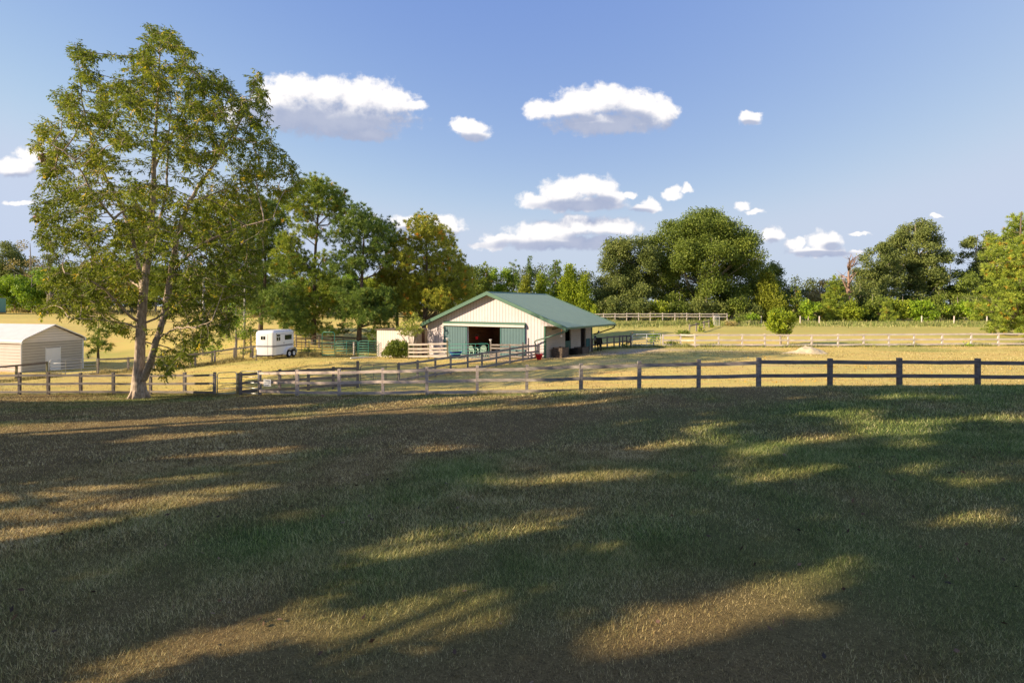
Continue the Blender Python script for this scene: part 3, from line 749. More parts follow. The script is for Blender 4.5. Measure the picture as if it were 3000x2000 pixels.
# fence from the barn corner, shaded cross piece
tube_gate('pipe_gate', 'narrow dark pipe gate by the red bucket at the barn corner', gq(1581, 40.0), gq(1597, 40.3), 1.15, .08, (.22, .45, .68, .9), .018, M['green_trim_dark'], 0)

# far left fence line with its long steel gate
fl = [gq(-70, 36.7), gq(-10, 37.0), gq(48, 37.4), gq(138, 38.0)]
fence('wire_fence', 'single top board and wire fence in front of the metal garage', fl, 1.2, (1.12,), .13, .04, 'post_green', 'fence_dark', wire=dict(z0=.1, z1=1.05, dv=.1, dh=.1, r=.003), seed=9, pw=.11)
tube_gate('farm_gate', 'long galvanised farm gate beside the metal garage', gq(145, 38.1), gq(283, 39.6), 1.15, .1, (.2, .42, .65, .9), .022, M['steel'], 2)
fr = [gq(287, 39.8), gq(376, 41.7), gq(450, 43.2), gq(510, 44.0), gq(572, 44.8), gq(630, 45.8), gq(686, 46.8), gq(741, 47.8), gq(800, 48.8), gq(856, 49.8)]
fence('wire_fence', 'top board and wire mesh fence running behind the big tree', fr, 1.22, (1.14,), .14, .04, 'fence', 'fence', wire=dict(z0=.1, z1=1.08, dv=.1, dh=.1, r=.003), seed=10, pw=.12)

# pale three rail fence round the far paddock
g3 = []
x3 = [1942, 1994, 2036, 2105, 2174, 2241, 2309, 2378, 2455, 2530, 2604, 2678, 2760, 2845, 2925, 3005, 3085]
for i, px in enumerate(x3): g3.append(gq(px, FENCE3_D + (.6 if px < 2000 else 0)))
fence('board_fence', 'pale three rail fence across the back of the paddock', g3, 1.28, (.22, .68, 1.18), .16, .035, 'fence_pale', 'fence_pale', seed=12, pw=.13)
tube_gate('farm_gate', 'white painted farm gate at the left end of the pale fence', gq(1852, 50.2), gq(1936, 50.6), 1.2, .12, (.2, .42, .66, .9), .026, M['white_tube'], 1)
d3 = [gq(1735, 47.6), gq(1760, 49.0), gq(1779, 50), gq(1799, 50.6), gq(1815, 50.9), gq(1824, 51), gq(1836, 51), gq(1848, 50.6)]
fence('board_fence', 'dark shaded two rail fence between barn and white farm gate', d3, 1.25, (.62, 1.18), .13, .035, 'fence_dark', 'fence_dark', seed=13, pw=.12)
# far two rail fence at the wood's edge
g4 = [gq(px, 93) for px in (1734, 1768, 1802, 1836, 1871, 1905, 1941, 1977, 2012, 2050, 2089, 2130)]
fence('rail_fence', 'pale two rail fence at the edge of the far trees', g4, 1.6, (.95, 1.42), .15, .05, 'fence_pale', 'fence_pale', seed=14, pw=.12)
# old fence corner in the weeds with a small gate
g5 = [gq(2020, 66), gq(2040, 69), gq(2062, 73), gq(2077, 76)]
fence('rail_fence', 'old leaning rail fence half hidden in the brush', g5, 1.15, (.95,), .16, .05, 'fence', 'fence_dark', seed=15, pw=.16)
tube_gate('farm_gate', 'small far gate standing in the brush line', gq(2092, 78), gq(2108, 78.5), 1.5, .15, (.3, .6, .9, 1.2), .04, M['white_tube'], 0)
for i, px in enumerate((2230, 2344, 2400, 2700, 2795, 2891)):
    g = gq(px, 86)
    t = MB().tube([Vector((0, 0, -.3)), Vector((.03, 0, 1.35))], [.11, .085], 8).build('fence_post', M['fence_pale']); t.location = g
    tag(t, ['lone pale post just left of the round cedar bush', 'lone pale post just right of the round cedar bush', 'pale post under the small pines right of the cedar bush',
            'pale wood post at the tree line under the tall grey green tree', 'pale wood post second from the right at the tree line', 'rightmost pale wood post at the tree line'][i], 'post', 'lone posts at the tree line')

# ------------------------------------------------------------------ barn
def build_barn():
    zg = hz(-1.8, 43.4) * .5 + hz(2.6, 40.5) * .5
    B_ = empty('barn', (-1.81, 43.38, zg), math.radians(-32.6))
    tag(B_, 'cream horse barn with green metal roof and teal sliding doors', 'barn')
    HW, PK, EV = 7.37, CZ - .0 + 1.155 - zg, CZ - 1.66 - zg            # half width, ridge and eave heights above the floor
    sl = (PK - EV) / HW
    def rz(x): return PK - sl * abs(x) - .14
    xl, xr, L0, L1 = -7.1, 5.27, -.55, 9.55
    # walls: cream front with an opening
    ox0, ox1, oh = -2.5, 1.1, 2.46
    f = MB()
    f.prism([(xl, -.3), (ox0, -.3), (ox0, rz(ox0)), (xl, rz(xl))], 0, .12)
    f.prism([(ox0, oh), (ox1, oh), (ox1, rz(ox1)), (0, rz(0)), (ox0, rz(ox0))], 0, .12)
    f.prism([(ox1, -.3), (xr, -.3), (xr, 2.62), (6.85, 2.62), (xr, rz(xr)), (ox1, rz(ox1))], 0, .12)
    f.build('front_wall', M['barn_wall'], B_)
    b = MB(); b.prism([(xl, -.3), (xr, -.3), (xr, rz(xr)), (0, rz(0)), (xl, rz(xl))], 8.98, 9.1); b.build('back_wall', M['barn_wall'], B_)
    MB().box((xl, .12, -.3), (xl + .12, 8.98, rz(xl))).build('left_wall', M['plank_wall'], B_)
    s = MB(); W0, W1 = xr - .12, xr; top = rz(xr)
    for a, c, z0, z1 in ((.12, 3.5, -.3, top), (4.6, 6.6, -.3, top), (7.7, 8.98, -.3, top), (3.5, 4.6, 2.35, top), (6.6, 7.7, 2.35, top)):
        s.box((W0, a, z0), (W1, c, z1))
    s.build('stall_wall', M['plank_wall'], B_)
    # roof
    r = MB(); th = .10
    for sg in (-1, 1):
        poly = [(0, PK - th), (sg * HW, EV - th), (sg * HW, EV), (0, PK)]
        if sg > 0: poly = poly[::-1]
        r.prism(poly[::-1], L0, L1)
    rf = r.build('roof', M['barn_roof'], B_)
    MB().prism([(-.2, PK - .2 * sl + .012), (.2, PK - .2 * sl + .012), (0, PK + .03)], L0 - .01, L1 + .01).build('ridge_cap', M['green_trim_dark'], rf)
    for yy in (L0, L1):
        for sg in (-1, 1):
            tr = MB(); y0, y1 = (yy - .06, yy - .002) if yy == L0 else (yy + .002, yy + .06)
            poly = [(0, PK - .27), (sg * (HW + .02), EV - .27), (sg * (HW + .02), EV + .02), (0, PK + .02)]
            tr.prism(poly if sg > 0 else poly[::-1], y0, y1)
            tr.build('rake_trim', M['green_trim'], rf)
            tr = MB(); poly = [(0, PK + .025), (sg * (HW + .02), EV + .025), (sg * (HW + .02), EV + .045), (0, PK + .045)]
            tr.prism(poly if sg > 0 else poly[::-1], y0 - .01, y1 + .09); tr.build('rake_cap', M['green_trim'], rf)
    so = MB()
    for sg in (-1, 1):
        poly = [(0, PK - .15), (sg * (HW - .05), EV - .15), (sg * (HW - .05), EV - .12), (0, PK - .12)]
        so.prism(poly if sg > 0 else poly[::-1], L0 + .01, L1 - .01)
    so.build('soffit', M['shadow_wood'], rf)
    for sg in (-1, 1):
        gt = MB()
        gt.prism([(sg * HW + .0 * sg, EV - .16), (sg * (HW + .13), EV - .16), (sg * (HW + .15), EV - .02), (sg * (HW + .0), EV - .02)][::sg], L0 - .02, L1 + .02)
        gt.build('gutter', M['green_trim'], rf)
    # downspouts
    d = MB(); x0 = HW + .05
    d.tube([(x0, -.30, EV - .12), (x0 - .03, -.34, EV - .26), (xr + .35, -.34, EV - .83), (xr - .62, -.34, EV - 1.10), (xr - .80, -.30, EV - 1.24), (xr - .82, -.12, EV - 1.42), (xr - .82, -.08, .05)], .055, 8)
    d.build('downspout', M['green_trim'], B_, smooth=True)
    d = MB(); d.tube([(x0, L1 - .2, EV - .12), (x0 - .08, L1 - .2, EV - .35), (x0 - .25, L1 - .2, EV - .45), (xr + .08, L1 - .2, EV - 1.05)], .055, 8)
    d.build('downspout', M['rust'], B_, smooth=True)
    # corner trim and door track hood
    MB().box((xr - .13, -.03, -.3), (xr + .03, -.002, 2.62)).box((xr + .002, -.03, -.3), (xr + .03, .13, 2.62)).build('corner_trim', M['green_trim'], B_)
    MB().box((xr - .05, 9.102, -.3), (xr + .03, 9.13, 2.9)).box((xr + .002, 8.9, -.3), (xr + .03, 9.102, 2.5)).build('corner_trim', M['green_trim_dark'], B_)
    hd = MB(); mx = Matrix.Rotation(math.pi / 2, 4, 'Z')
    hd.add([(-5.08, -.002, 2.86), (3.5, -.002, 2.86), (3.5, -.26, 2.68), (-5.08, -.26, 2.68), (-5.08, -.002, 2.50), (3.5, -.002, 2.50), (3.5, -.26, 2.50), (-5.08, -.26, 2.50)],
           [(0, 3, 2, 1), (3, 7, 6, 2), (0, 4, 7, 3), (1, 2, 6, 5), (4, 5, 6, 7)])
    hood = hd.build('door_hood', M['green_trim'], B_)
    MB().box((-5.08, -.285, 2.47), (3.5, -.262, 2.66)).build('hood_fascia', M['fascia'], hood)
    # sliding doors
    for nm, a, c in (('sliding_door', -5.06, -2.44), ('sliding_door', 1.06, 3.46)):
        dr = MB().box((a, -.12, .02), (c, -.05, 2.495)).build(nm, M['teal_door'], B_)
        for e0, e1 in ((a, a + .09), (c - .09, c)):
            MB().box((e0, -.135, .03), (e1, -.121, 2.49)).build('edge_trim', M['teal'], dr)
        hx = c - .2 if a < 0 else a + .2
        MB().tube([(hx, -.17, .95), (hx, -.17, 1.15)], .015, 6).build('handle', M['steel'], dr)
    # opening frame posts
    MB().box((ox0 - .0, -.045, 0), (ox0 + .05, .14, oh)).build('door_frame', M['white'], B_)
    # inside
    MB().box((xl + .13, .13, -.02), (xr - .13, 8.97, .02)).build('barn_floor', M['concrete'], B_)
    MB().box((-2.95, .2, .02), (-2.85, 4.5, 2.75)).build('partition', M['inside_wood'], B_)
    MB().box((1.9, .2, .02), (2.0, 8.9, 2.75)).build('partition', M['shadow_wood'], B_)
    MB().box((-2.85, 4.5, .02), (.15, 4.6, 3.2)).build('partition', M['inside_wood'], B_)
    MB().box((-2.85, 4.4, 2.75), (1.9, 4.48, 3.3)).build('partition', M['inside_wood'], B_)
    sd = MB()
    for a, c, z0, z1 in ((.2, .28, .02, 2.1), (.86, .94, .02, 2.1), (.28, .86, 2.02, 2.1), (.28, .86, .8, .88), (.28, .86, .02, .16)): sd.box((a, 3.0, z0), (c, 3.04, z1))
    sd.build('screen_door', M['fence_pale'], B_)
    MB().box((-1.6, 3.2, .75), (.0, 3.7, .80)).box((-1.55, 3.25, 0), (-1.5, 3.65, .75)).box((-.1, 3.25, 0), (-.05, 3.65, .75)).build('bench', M['inside_wood'], B_)
    # stall doors and openings
    MB().box((xr - .09, 3.52, .05), (xr - .02, 4.58, 1.22)).build('stall_door', M['green_trim_dark'], B_)
    MB().box((xr + .002, 7.72, .12), (xr + .05, 8.5, 1.22)).build('stall_door', M['teal'], B_)
    MB().box((xr - 2.6, 3.4, 0), (xr - 2.5, 8.9, 2.5)).build('stall_back', M['shadow_wood'], B_)
    MB().box((xr - 2.6, 5.6, 0), (xr - .13, 5.66, 2.5)).build('stall_divider', M['shadow_wood'], B_)
    for y in (1.2, 4.9, 7.9):     # eave brackets
        MB().bar((xr, y, EV - .25), (xr + 1.2, y, EV + .0), .06, .09).build('bracket', M['shadow_wood'], B_)
    return B_, zg, xr
BARN, ZB, XR = build_barn()
BM = Matrix.Translation(BARN.location) @ Matrix.Rotation(BARN.rotation_euler.z, 4, 'Z')
def bw(x, y, z=0.0): return BM @ Vector((x, y, z))

# apron in front of the doors
o = MB().box((-5.2, -2.0, -.22), (3.6, -.06, -.035)).build('concrete_apron', M['concrete']); o.matrix_world = BM; tag(o, kind='structure')

# things inside and beside the barn
def hang(name, label, cat, build, loc, rz=0):
    e = empty(name, loc, rz); tag(e, label, cat); build(e); return e
def b_red(e):
    MB().lathe([(.0, 0), (.11, 0), (.15, .25), (.16, .26), (.15, .27), (.10, .02)], 14).build('bucket_body', M['red'], e, smooth=True)
    MB().tube([(-.15, 0, .25), (-.1, 0, .42), (0, 0, .48), (.1, 0, .42), (.15, 0, .25)], .006, 5).build('handle', M['steel'], e)
p = bw(-2.2, 1.0, 1.25); hang('feed_bucket', 'red bucket hung in the barn doorway', 'bucket', b_red, p)
def b_fan(e):
    MB().lathe([(.0, -.03), (.2, -.03), (.24, 0), (.2, .03), (0, .03)], 18).build('pan', M['crate_new'], e).rotation_euler = (math.pi / 2, 0, 0)
p = bw(-.2, 2.9, 1.55); hang('hanging_pan', 'round straw hat hanging left of the screen door', 'hat', b_fan, p)
p = bw(1.2, 2.9, 1.6); hang('hanging_pan', 'round straw hat hanging right of the screen door', 'hat', b_fan, p)
def b_bin(e):
    MB().lathe([(0, 0), (.26, 0), (.32, .85), (.33, .86)], 20).build('bin_body', M['teal'], e, smooth=True)
    MB().lathe([(.35, .86), (.35, .9), (.2, .97), (0, .98)], 20).build('lid', M['green_trim_dark'], e, smooth=True)
p = bw(-1.9, 1.4, .02); hang('storage_bin', 'dark teal bin standing just inside the barn door', 'bin', b_bin, p)

def chair_parts(e):
    m = M['chair']
    seat = MB()
    for i in range(6): seat.box((-.24, -.22 + i * .078, .40), (.24, -.16 + i * .078, .425))
    seat.box((-.25, -.235, .38), (.25, -.222, .43)); seat.build('seat', m, e)
    bk = MB()
    n = 9
    for i in range(n):
        x = -.2 + .4 * i / (n - 1); top = .86 - .10 * (x / .2) ** 2
        bk.bar((x, .235, .42), (x * 1.08, .33, top), .022, .028, up=Vector((0, 1, 0)))
    for z in (.55, .68): bk.bar((-.22, .235 + (z - .42) * .22, z), (.22, .235 + (z - .42) * .22, z), .03, .03)
    arc = [(-.25, .24, .42), (-.26, .29, .65), (-.2, .325, .82), (-.1, .335, .885), (.0, .338, .90), (.1, .335, .885), (.2, .325, .82), (.26, .29, .65), (.25, .24, .42)]
    bk.tube(arc, .02, 6); bk.build('backrest', m, e)
    for sx in (-1, 1):
        MB().tube([(sx * .27, .27, .62), (sx * .29, .0, .65), (sx * .28, -.22, .63), (sx * .27, -.25, .58)], .024, 6).build('armrest', m, e)
        MB().bar((sx * .27, -.23, 0), (sx * .265, -.22, .62), .04, .05, up=Vector((0, 1, 0))).build('leg', m, e)
        MB().bar((sx * .26, .27, 0), (sx * .25, .22, .45), .04, .05, up=Vector((0, 1, 0))).build('leg', m, e)
def onbarn(px, y):
    """barn-local x at which the column px meets local depth y"""
    k = (px - CX) / F; c = BM @ Vector((0, y, 0)); u = BM.to_3x3() @ Vector((1, 0, 0))
    return (k * c.y - c.x) / (u.x - k * u.y)
c1 = empty('garden_chair', bw(onbarn(1413, -.7), -.7, -.035), BARN.rotation_euler.z + .25); tag(c1, 'pale green plastic garden chair facing out, right one of the pair', 'chair', 'garden chairs in front of the barn'); chair_parts(c1)
c2 = copy_tree(c1); c2.location = bw(onbarn(1388, -.75), -.75, -.035); c2.rotation_euler.z = BARN.rotation_euler.z + 1.5
c2['label'] = 'pale green plastic garden chair turned sideways, left one of the pair'

def b_tub(e):
    MB().lathe([(0, 0), (.30, 0), (.40, .28), (.44, .36), (.46, .37), (.45, .39), (.42, .37), (.38, .26)], 22, sx=1.25).build('tub_body', M['blue'], e, smooth=True)
    MB().lathe([(.43, .33), (.34, .40), (.2, .47), (.07, .46), (0, .49)], 14, sx=1.2).build('litter_heap', M['dirt_pile'], e)
hang('tub', 'blue oval tub heaped with dark litter behind the green gate', 'tub', b_tub, bw(onbarn(1335, -1.6), -1.6, -.035), .3)

# pen of boards and gate in front of the barn
pA = [gq(1197, 42.6), gq(1255, 42.3), gq(1311, 42.0)]
fence('pen_fence', 'pale four board pen fence left of the green gate', pA, 1.30, (.28, .62, .90, 1.27), .15, .04, 'post_green', 'fence_pale', seed=20, pw=.12, front=-1, tall={2: 1.55})
pB = [gq(1197, 42.6), gq(1212, 44.4), gq(1226, 46.2), gq(1234, 47.0)]
fence('pen_fence', 'short pen fence running back along the crape myrtle', pB[1:], 1.2, (.5, 1.15), .13, .04, 'post_green', 'crate', seed=21, pw=.1)
tube_gate('farm_gate', 'green farm gate in front of the left sliding door', gq(1317, 41.9), gq(1432, 41.3), 1.22, .0, (.18, .42, .66, .94), .02, M['green_tube'], 2)
pC = [gq(1438, 41.2), gq(1494, 40.7), gq(1548, 40.1)]
fence('pen_fence', 'pen fence of boards in front of the right sliding door', pC, 1.22, (.2, .55, .86, 1.12), .13, .04, 'fence', 'fence', seed=22, pw=.13, front=-1, tall={0: 1.38, 2: 1.65})
for px, D, z, lb in ((1437, 41.2, 1.40, 'small white cap light on the post right of the green gate'), (1310, 42.0, 1.58, 'small pale cap light on the post left of the green gate')):
    e = empty('post_light', gq(px, D, z)); tag(e, lb, 'post light', 'cap lights on the pen posts')
    MB().lathe([(.0, 0), (.05, 0), (.05, .05), (.12, .14), (.13, .16), (0, .18)], 12).build('lamp_cap', M['white'], e)

# crates, trough and feeders along the stall wall
def b_crate(w, d, hgt, mat, mat2):
    def f(e):
        mb = MB()
        for i in range(4):
            z = hgt * i / 4
            mb.box((-w / 2, -d / 2, z + .01), (w / 2, -d / 2 + .03, z + hgt / 4 - .01)); mb.box((-w / 2, d / 2 - .03, z + .01), (w / 2, d / 2, z + hgt / 4 - .01))
        mb.build('side_boards', mat, e)
        MB().box((-w / 2 - .03, -d / 2 + .001, 0), (-w / 2 - .001, d / 2, hgt)).build('end_board', mat2, e)
        MB().box((w / 2 + .001, -d / 2 + .001, 0), (w / 2 + .03, d / 2, hgt)).build('end_board', mat, e)
        for sx in (-1, 1):
            for sy in (-1, 1): MB().box((sx * w / 2 - .05, sy * d / 2 - .04, 0), (sx * w / 2 + .05, sy * d / 2 + .04, hgt + .02)).build('corner_post', mat, e)
        MB().box((-w / 2, -d / 2 + .03, .03), (w / 2, d / 2 - .03, .06)).build('bottom_board', mat, e)
    return f
rzb = BARN.rotation_euler.z
def onwall(px, x):
    k = (px - CX) / F; c = BM @ Vector((x, 0, 0)); v = BM.to_3x3() @ Vector((0, 1, 0))
    return (k * c.y - c.x) / (v.x - k * v.y)
def gb_(x, y): p = bw(x, y); return Vector((p.x, p.y, hz(p.x, p.y)))
hang('wooden_crate', 'dark wooden crate with one raw board end near the barn corner', 'crate', b_crate(.75, 1.1, .78, M['crate'], M['crate_new']), gb_(5.95, onwall(1643, 5.95)), rzb)
hang('wooden_crate', 'low board feeder with posts by the far stall door', 'crate', b_crate(.7, 1.3, .62, M['crate'], M['fence_dark']), gb_(5.95, onwall(1704, 5.95)), rzb)
def b_trough(e): MB().lathe([(0, 0), (.34, 0), (.36, .5), (.38, .52), (.35, .53), (.33, .08)], 22).build('trough_body', M['black'], e, smooth=True)
hang('water_tub', 'round black rubber water tub against the stall wall', 'tub', b_trough, gb_(5.8, onwall(1681, 5.8)))
def b_lampw(e):
    MB().tube([(0, 0, 0), (0, 0, .45)], .014, 6).build('cord', M['orange'], e)
    MB().lathe([(0, -.16), (.05, -.15), (.07, -.08), (.04, 0), (0, .01)], 12).build('bulb', M['white'], e, smooth=True)
y_ = onwall(1645, 6.6); hang('hanging_lamp', 'white bulb hanging on an orange cord under the eave', 'lamp', b_lampw, bw(6.6, y_, 1.95))
def b_bell(e):
    MB().tube([(0, 0, 0), (0, 0, .32)], .01, 6).build('cord', M['steel_dark'], e)
    MB().lathe([(.11, -.2), (.10, -.12), (.06, -.02), (0, .0)], 14).build('bell_body', M['steel_dark'], e, smooth=True)
y_ = onwall(1754, 7.1); hang('hanging_bell', 'small dark bell hanging from the far end of the eave', 'bell', b_bell, bw(7.1, min(y_, 9.4), 2.05))
def b_rb(e):
    MB().lathe([(0, 0), (.13, 0), (.2, .22), (.31, .40), (.33, .42), (.31, .43), (.17, .06)], 22).build('bucket_body', M['red'], e, smooth=True)
    MB().tube([(-.31, 0, .42), (-.2, -.12, .36), (0, -.2, .33), (.2, -.12, .36), (.31, 0, .42)], .008, 5).build('handle', M['steel'], e)
hang('bucket', 'bright red flared bucket on the grass at the barn corner', 'bucket', b_rb, gq(1579, 39.4), .4)

# white pipe lying on the grass
a, b = gq(1028, 41.0, .06), gq(1102, 46.8, .06)
t = MB().tube([Vector((0, 0, 0)), (b - a) * .5 + Vector((0, 0, .02)), b - a], .06, 8).build('plastic_pipe', M['pvc'], smooth=True); t.location = a
tag(t, 'white plastic pipe lying on the grass beside the small cream shed', 'pipe')

# lean-to shed left of the barn
def build_lean():
    D = 49.8; a = gq(1104, D); zb = a.z
    e = empty('small_shed', (a.x, D, zb), math.radians(-32.6)); tag(e, 'low cream metal shed behind the round bush, left of the barn', 'shed')
    W, Hl, Hr = 4.9, 2.66, 2.70
    MB().prism([(0, -.3), (W, -.3), (W, Hr), (0, Hl)], 0, .08).build('front_wall', M['lean_wall'], e)
    MB().box((0, .08, -.3), (.08, 3, Hl)).build('side_wall', M['lean_wall'], e)
    MB().box((W - .08, .08, -.3), (W, 3, Hr - .0)).build('side_wall', M['lean_wall'], e)
    MB().prism([(0.08, -.3), (W - .08, -.3), (W - .08, Hr), (0.08, Hl)], 3.0, 3.08).build('back_wall', M['lean_wall'], e)
    MB().prism([(-.22, Hl + .0), (W + .1, Hr + .01), (W + .1, Hr + .06), (-.22, Hl + .05)], -.15, 3.25).build('roof', M['crate'], e)
build_lean()
# brown porch post and open lean between shed and barn
e = empty('porch_post', gq(1240, 46.4)); tag(e, 'dark rust brown upright post against the barn left corner', 'post')
MB().box((-.12, -.12, 0), (.12, .12, 2.35)).build('post_body', M['rust'], e)

# ------------------------------------------------------------------ metal garage on the left
def build_garage():
    a = at(62, 1091, 43.0); b = at(243, 1078, 47.6)
    d = Vector((b.x - a.x, b.y - a.y, 0)); W = d.length; ang = math.atan2(d.y, d.x)
    zb = min(hz(a.x, a.y), hz(b.x, b.y)) - .02
    e = empty('metal_garage', (a.x, a.y, zb), ang); tag(e, 'cream metal garage with a white side door, left of the big tree', 'garage')
    ev = (at(62, 997, 43).z - zb + at(243, 992, 47.6).z - zb) / 2; pk = ev + 1.3; L = 9.0
    # local x along the gable front, y away from it (towards the left of the picture)
    g = MB().prism([(0, -.2), (W, -.2), (W, ev - .12), (0, ev - .12)], 0, .06)
    g.build('front_wall', M['shed_front'], e)
    MB().prism([(0, ev - .119), (W, ev - .119), (W, ev - .02), (W / 2, pk - .08), (0, ev - .02)], 0, .06).build('gable', M['shed_gable'], e)
    MB().box((0, .06, -.2), (.05, L, ev)).build('side_wall', M['shed_side'], e)
    MB().box((W - .05, .06, -.2), (W, L, ev)).build('side_wall', M['shed_side'], e)
    MB().prism([(0.05, -.2), (W - .05, -.2), (W - .05, ev - .02), (W / 2, pk - .08), (0.05, ev - .02)], L - .06, L).build('back_wall', M['shed_side'], e)
    # rounded-eave roof sheet
    def prof(o):
        q = [(-.07 - o, ev - .22), (-.07 - o, ev - .05), (0 - o * .6, ev + .08 + o * .4), (.16, ev + .19 + o)]
        r = q + [(W / 2, pk + o)] + [(W - x, z) for x, z in reversed(q)]
        return r
    out, inn = prof(.05), prof(0.0); n = len(out)
    def sheet(y0, y1, o1=out, o0=inn):
        mb = MB(); vs = [Vector((x, y, z)) for y in (y0, y1) for x, z in o1] + [Vector((x, y, z)) for y in (y0, y1) for x, z in o0]; fs = []
        for i in range(n - 1):
            fs += [(i, i + 1, n + i + 1, n + i), (2 * n + i, 3 * n + i, 3 * n + i + 1, 2 * n + i + 1), (i, 2 * n + i, 2 * n + i + 1, i + 1), (n + i, n + i + 1, 3 * n + i + 1, 3 * n + i)]
        fs += [(0, n, 3 * n, 2 * n), (n - 1, 3 * n - 1, 4 * n - 1, 2 * n - 1)]
        return mb.add(vs, fs)
    rf = sheet(-.18, L + .18).build('roof', M['shed_roof'], e)
    sheet(-.24, -.182, prof(.065), prof(-.02)).build('roof_trim', M['white'], rf)
    for x in (0, W): MB().box((x - .05, -.02, -.2), (x + .05, -.002, ev - .02)).build('corner_trim', M['white'], e)
    # door
    k = (a.x, a.y)
    def lx(px): kk = (px - CX) / F; return (kk * a.y - a.x) / (math.cos(ang) - kk * math.sin(ang))
    x0, x1 = lx(135), lx(175)
    dr = MB().box((x0, -.05, .05), (x1, -.003, 2.08)).build('door', M['white_gloss'], e)
    for q in ((x0 - .06, x0 - .002), (x1 + .002, x1 + .06)): MB().box((q[0], -.04, .03), (q[1], -.002, 2.14)).build('door_frame', M['white'], dr)
    MB().tube([(x1 - .1, -.05, 1.0), (x1 - .1, -.11, 1.0)], .03, 8).build('handle', M['steel'], dr)
build_garage()

# shipping container at the far left
p = gq(-34, 96); e = empty('storage_container', p); tag(e, 'teal metal container at the far left edge of the field', 'container')
MB().box((-5, 0, .35), (.9, 2.4, 3.0)).build('container_body', M['container'], e)
MB().box((-5, .1, .15), (1.1, 2.3, .35)).build('skid', M['crate'], e)
MB().box((-5.05, -.05, 3.0), (.95, 2.45, 3.08)).build('container_roof', M['steel'], e)

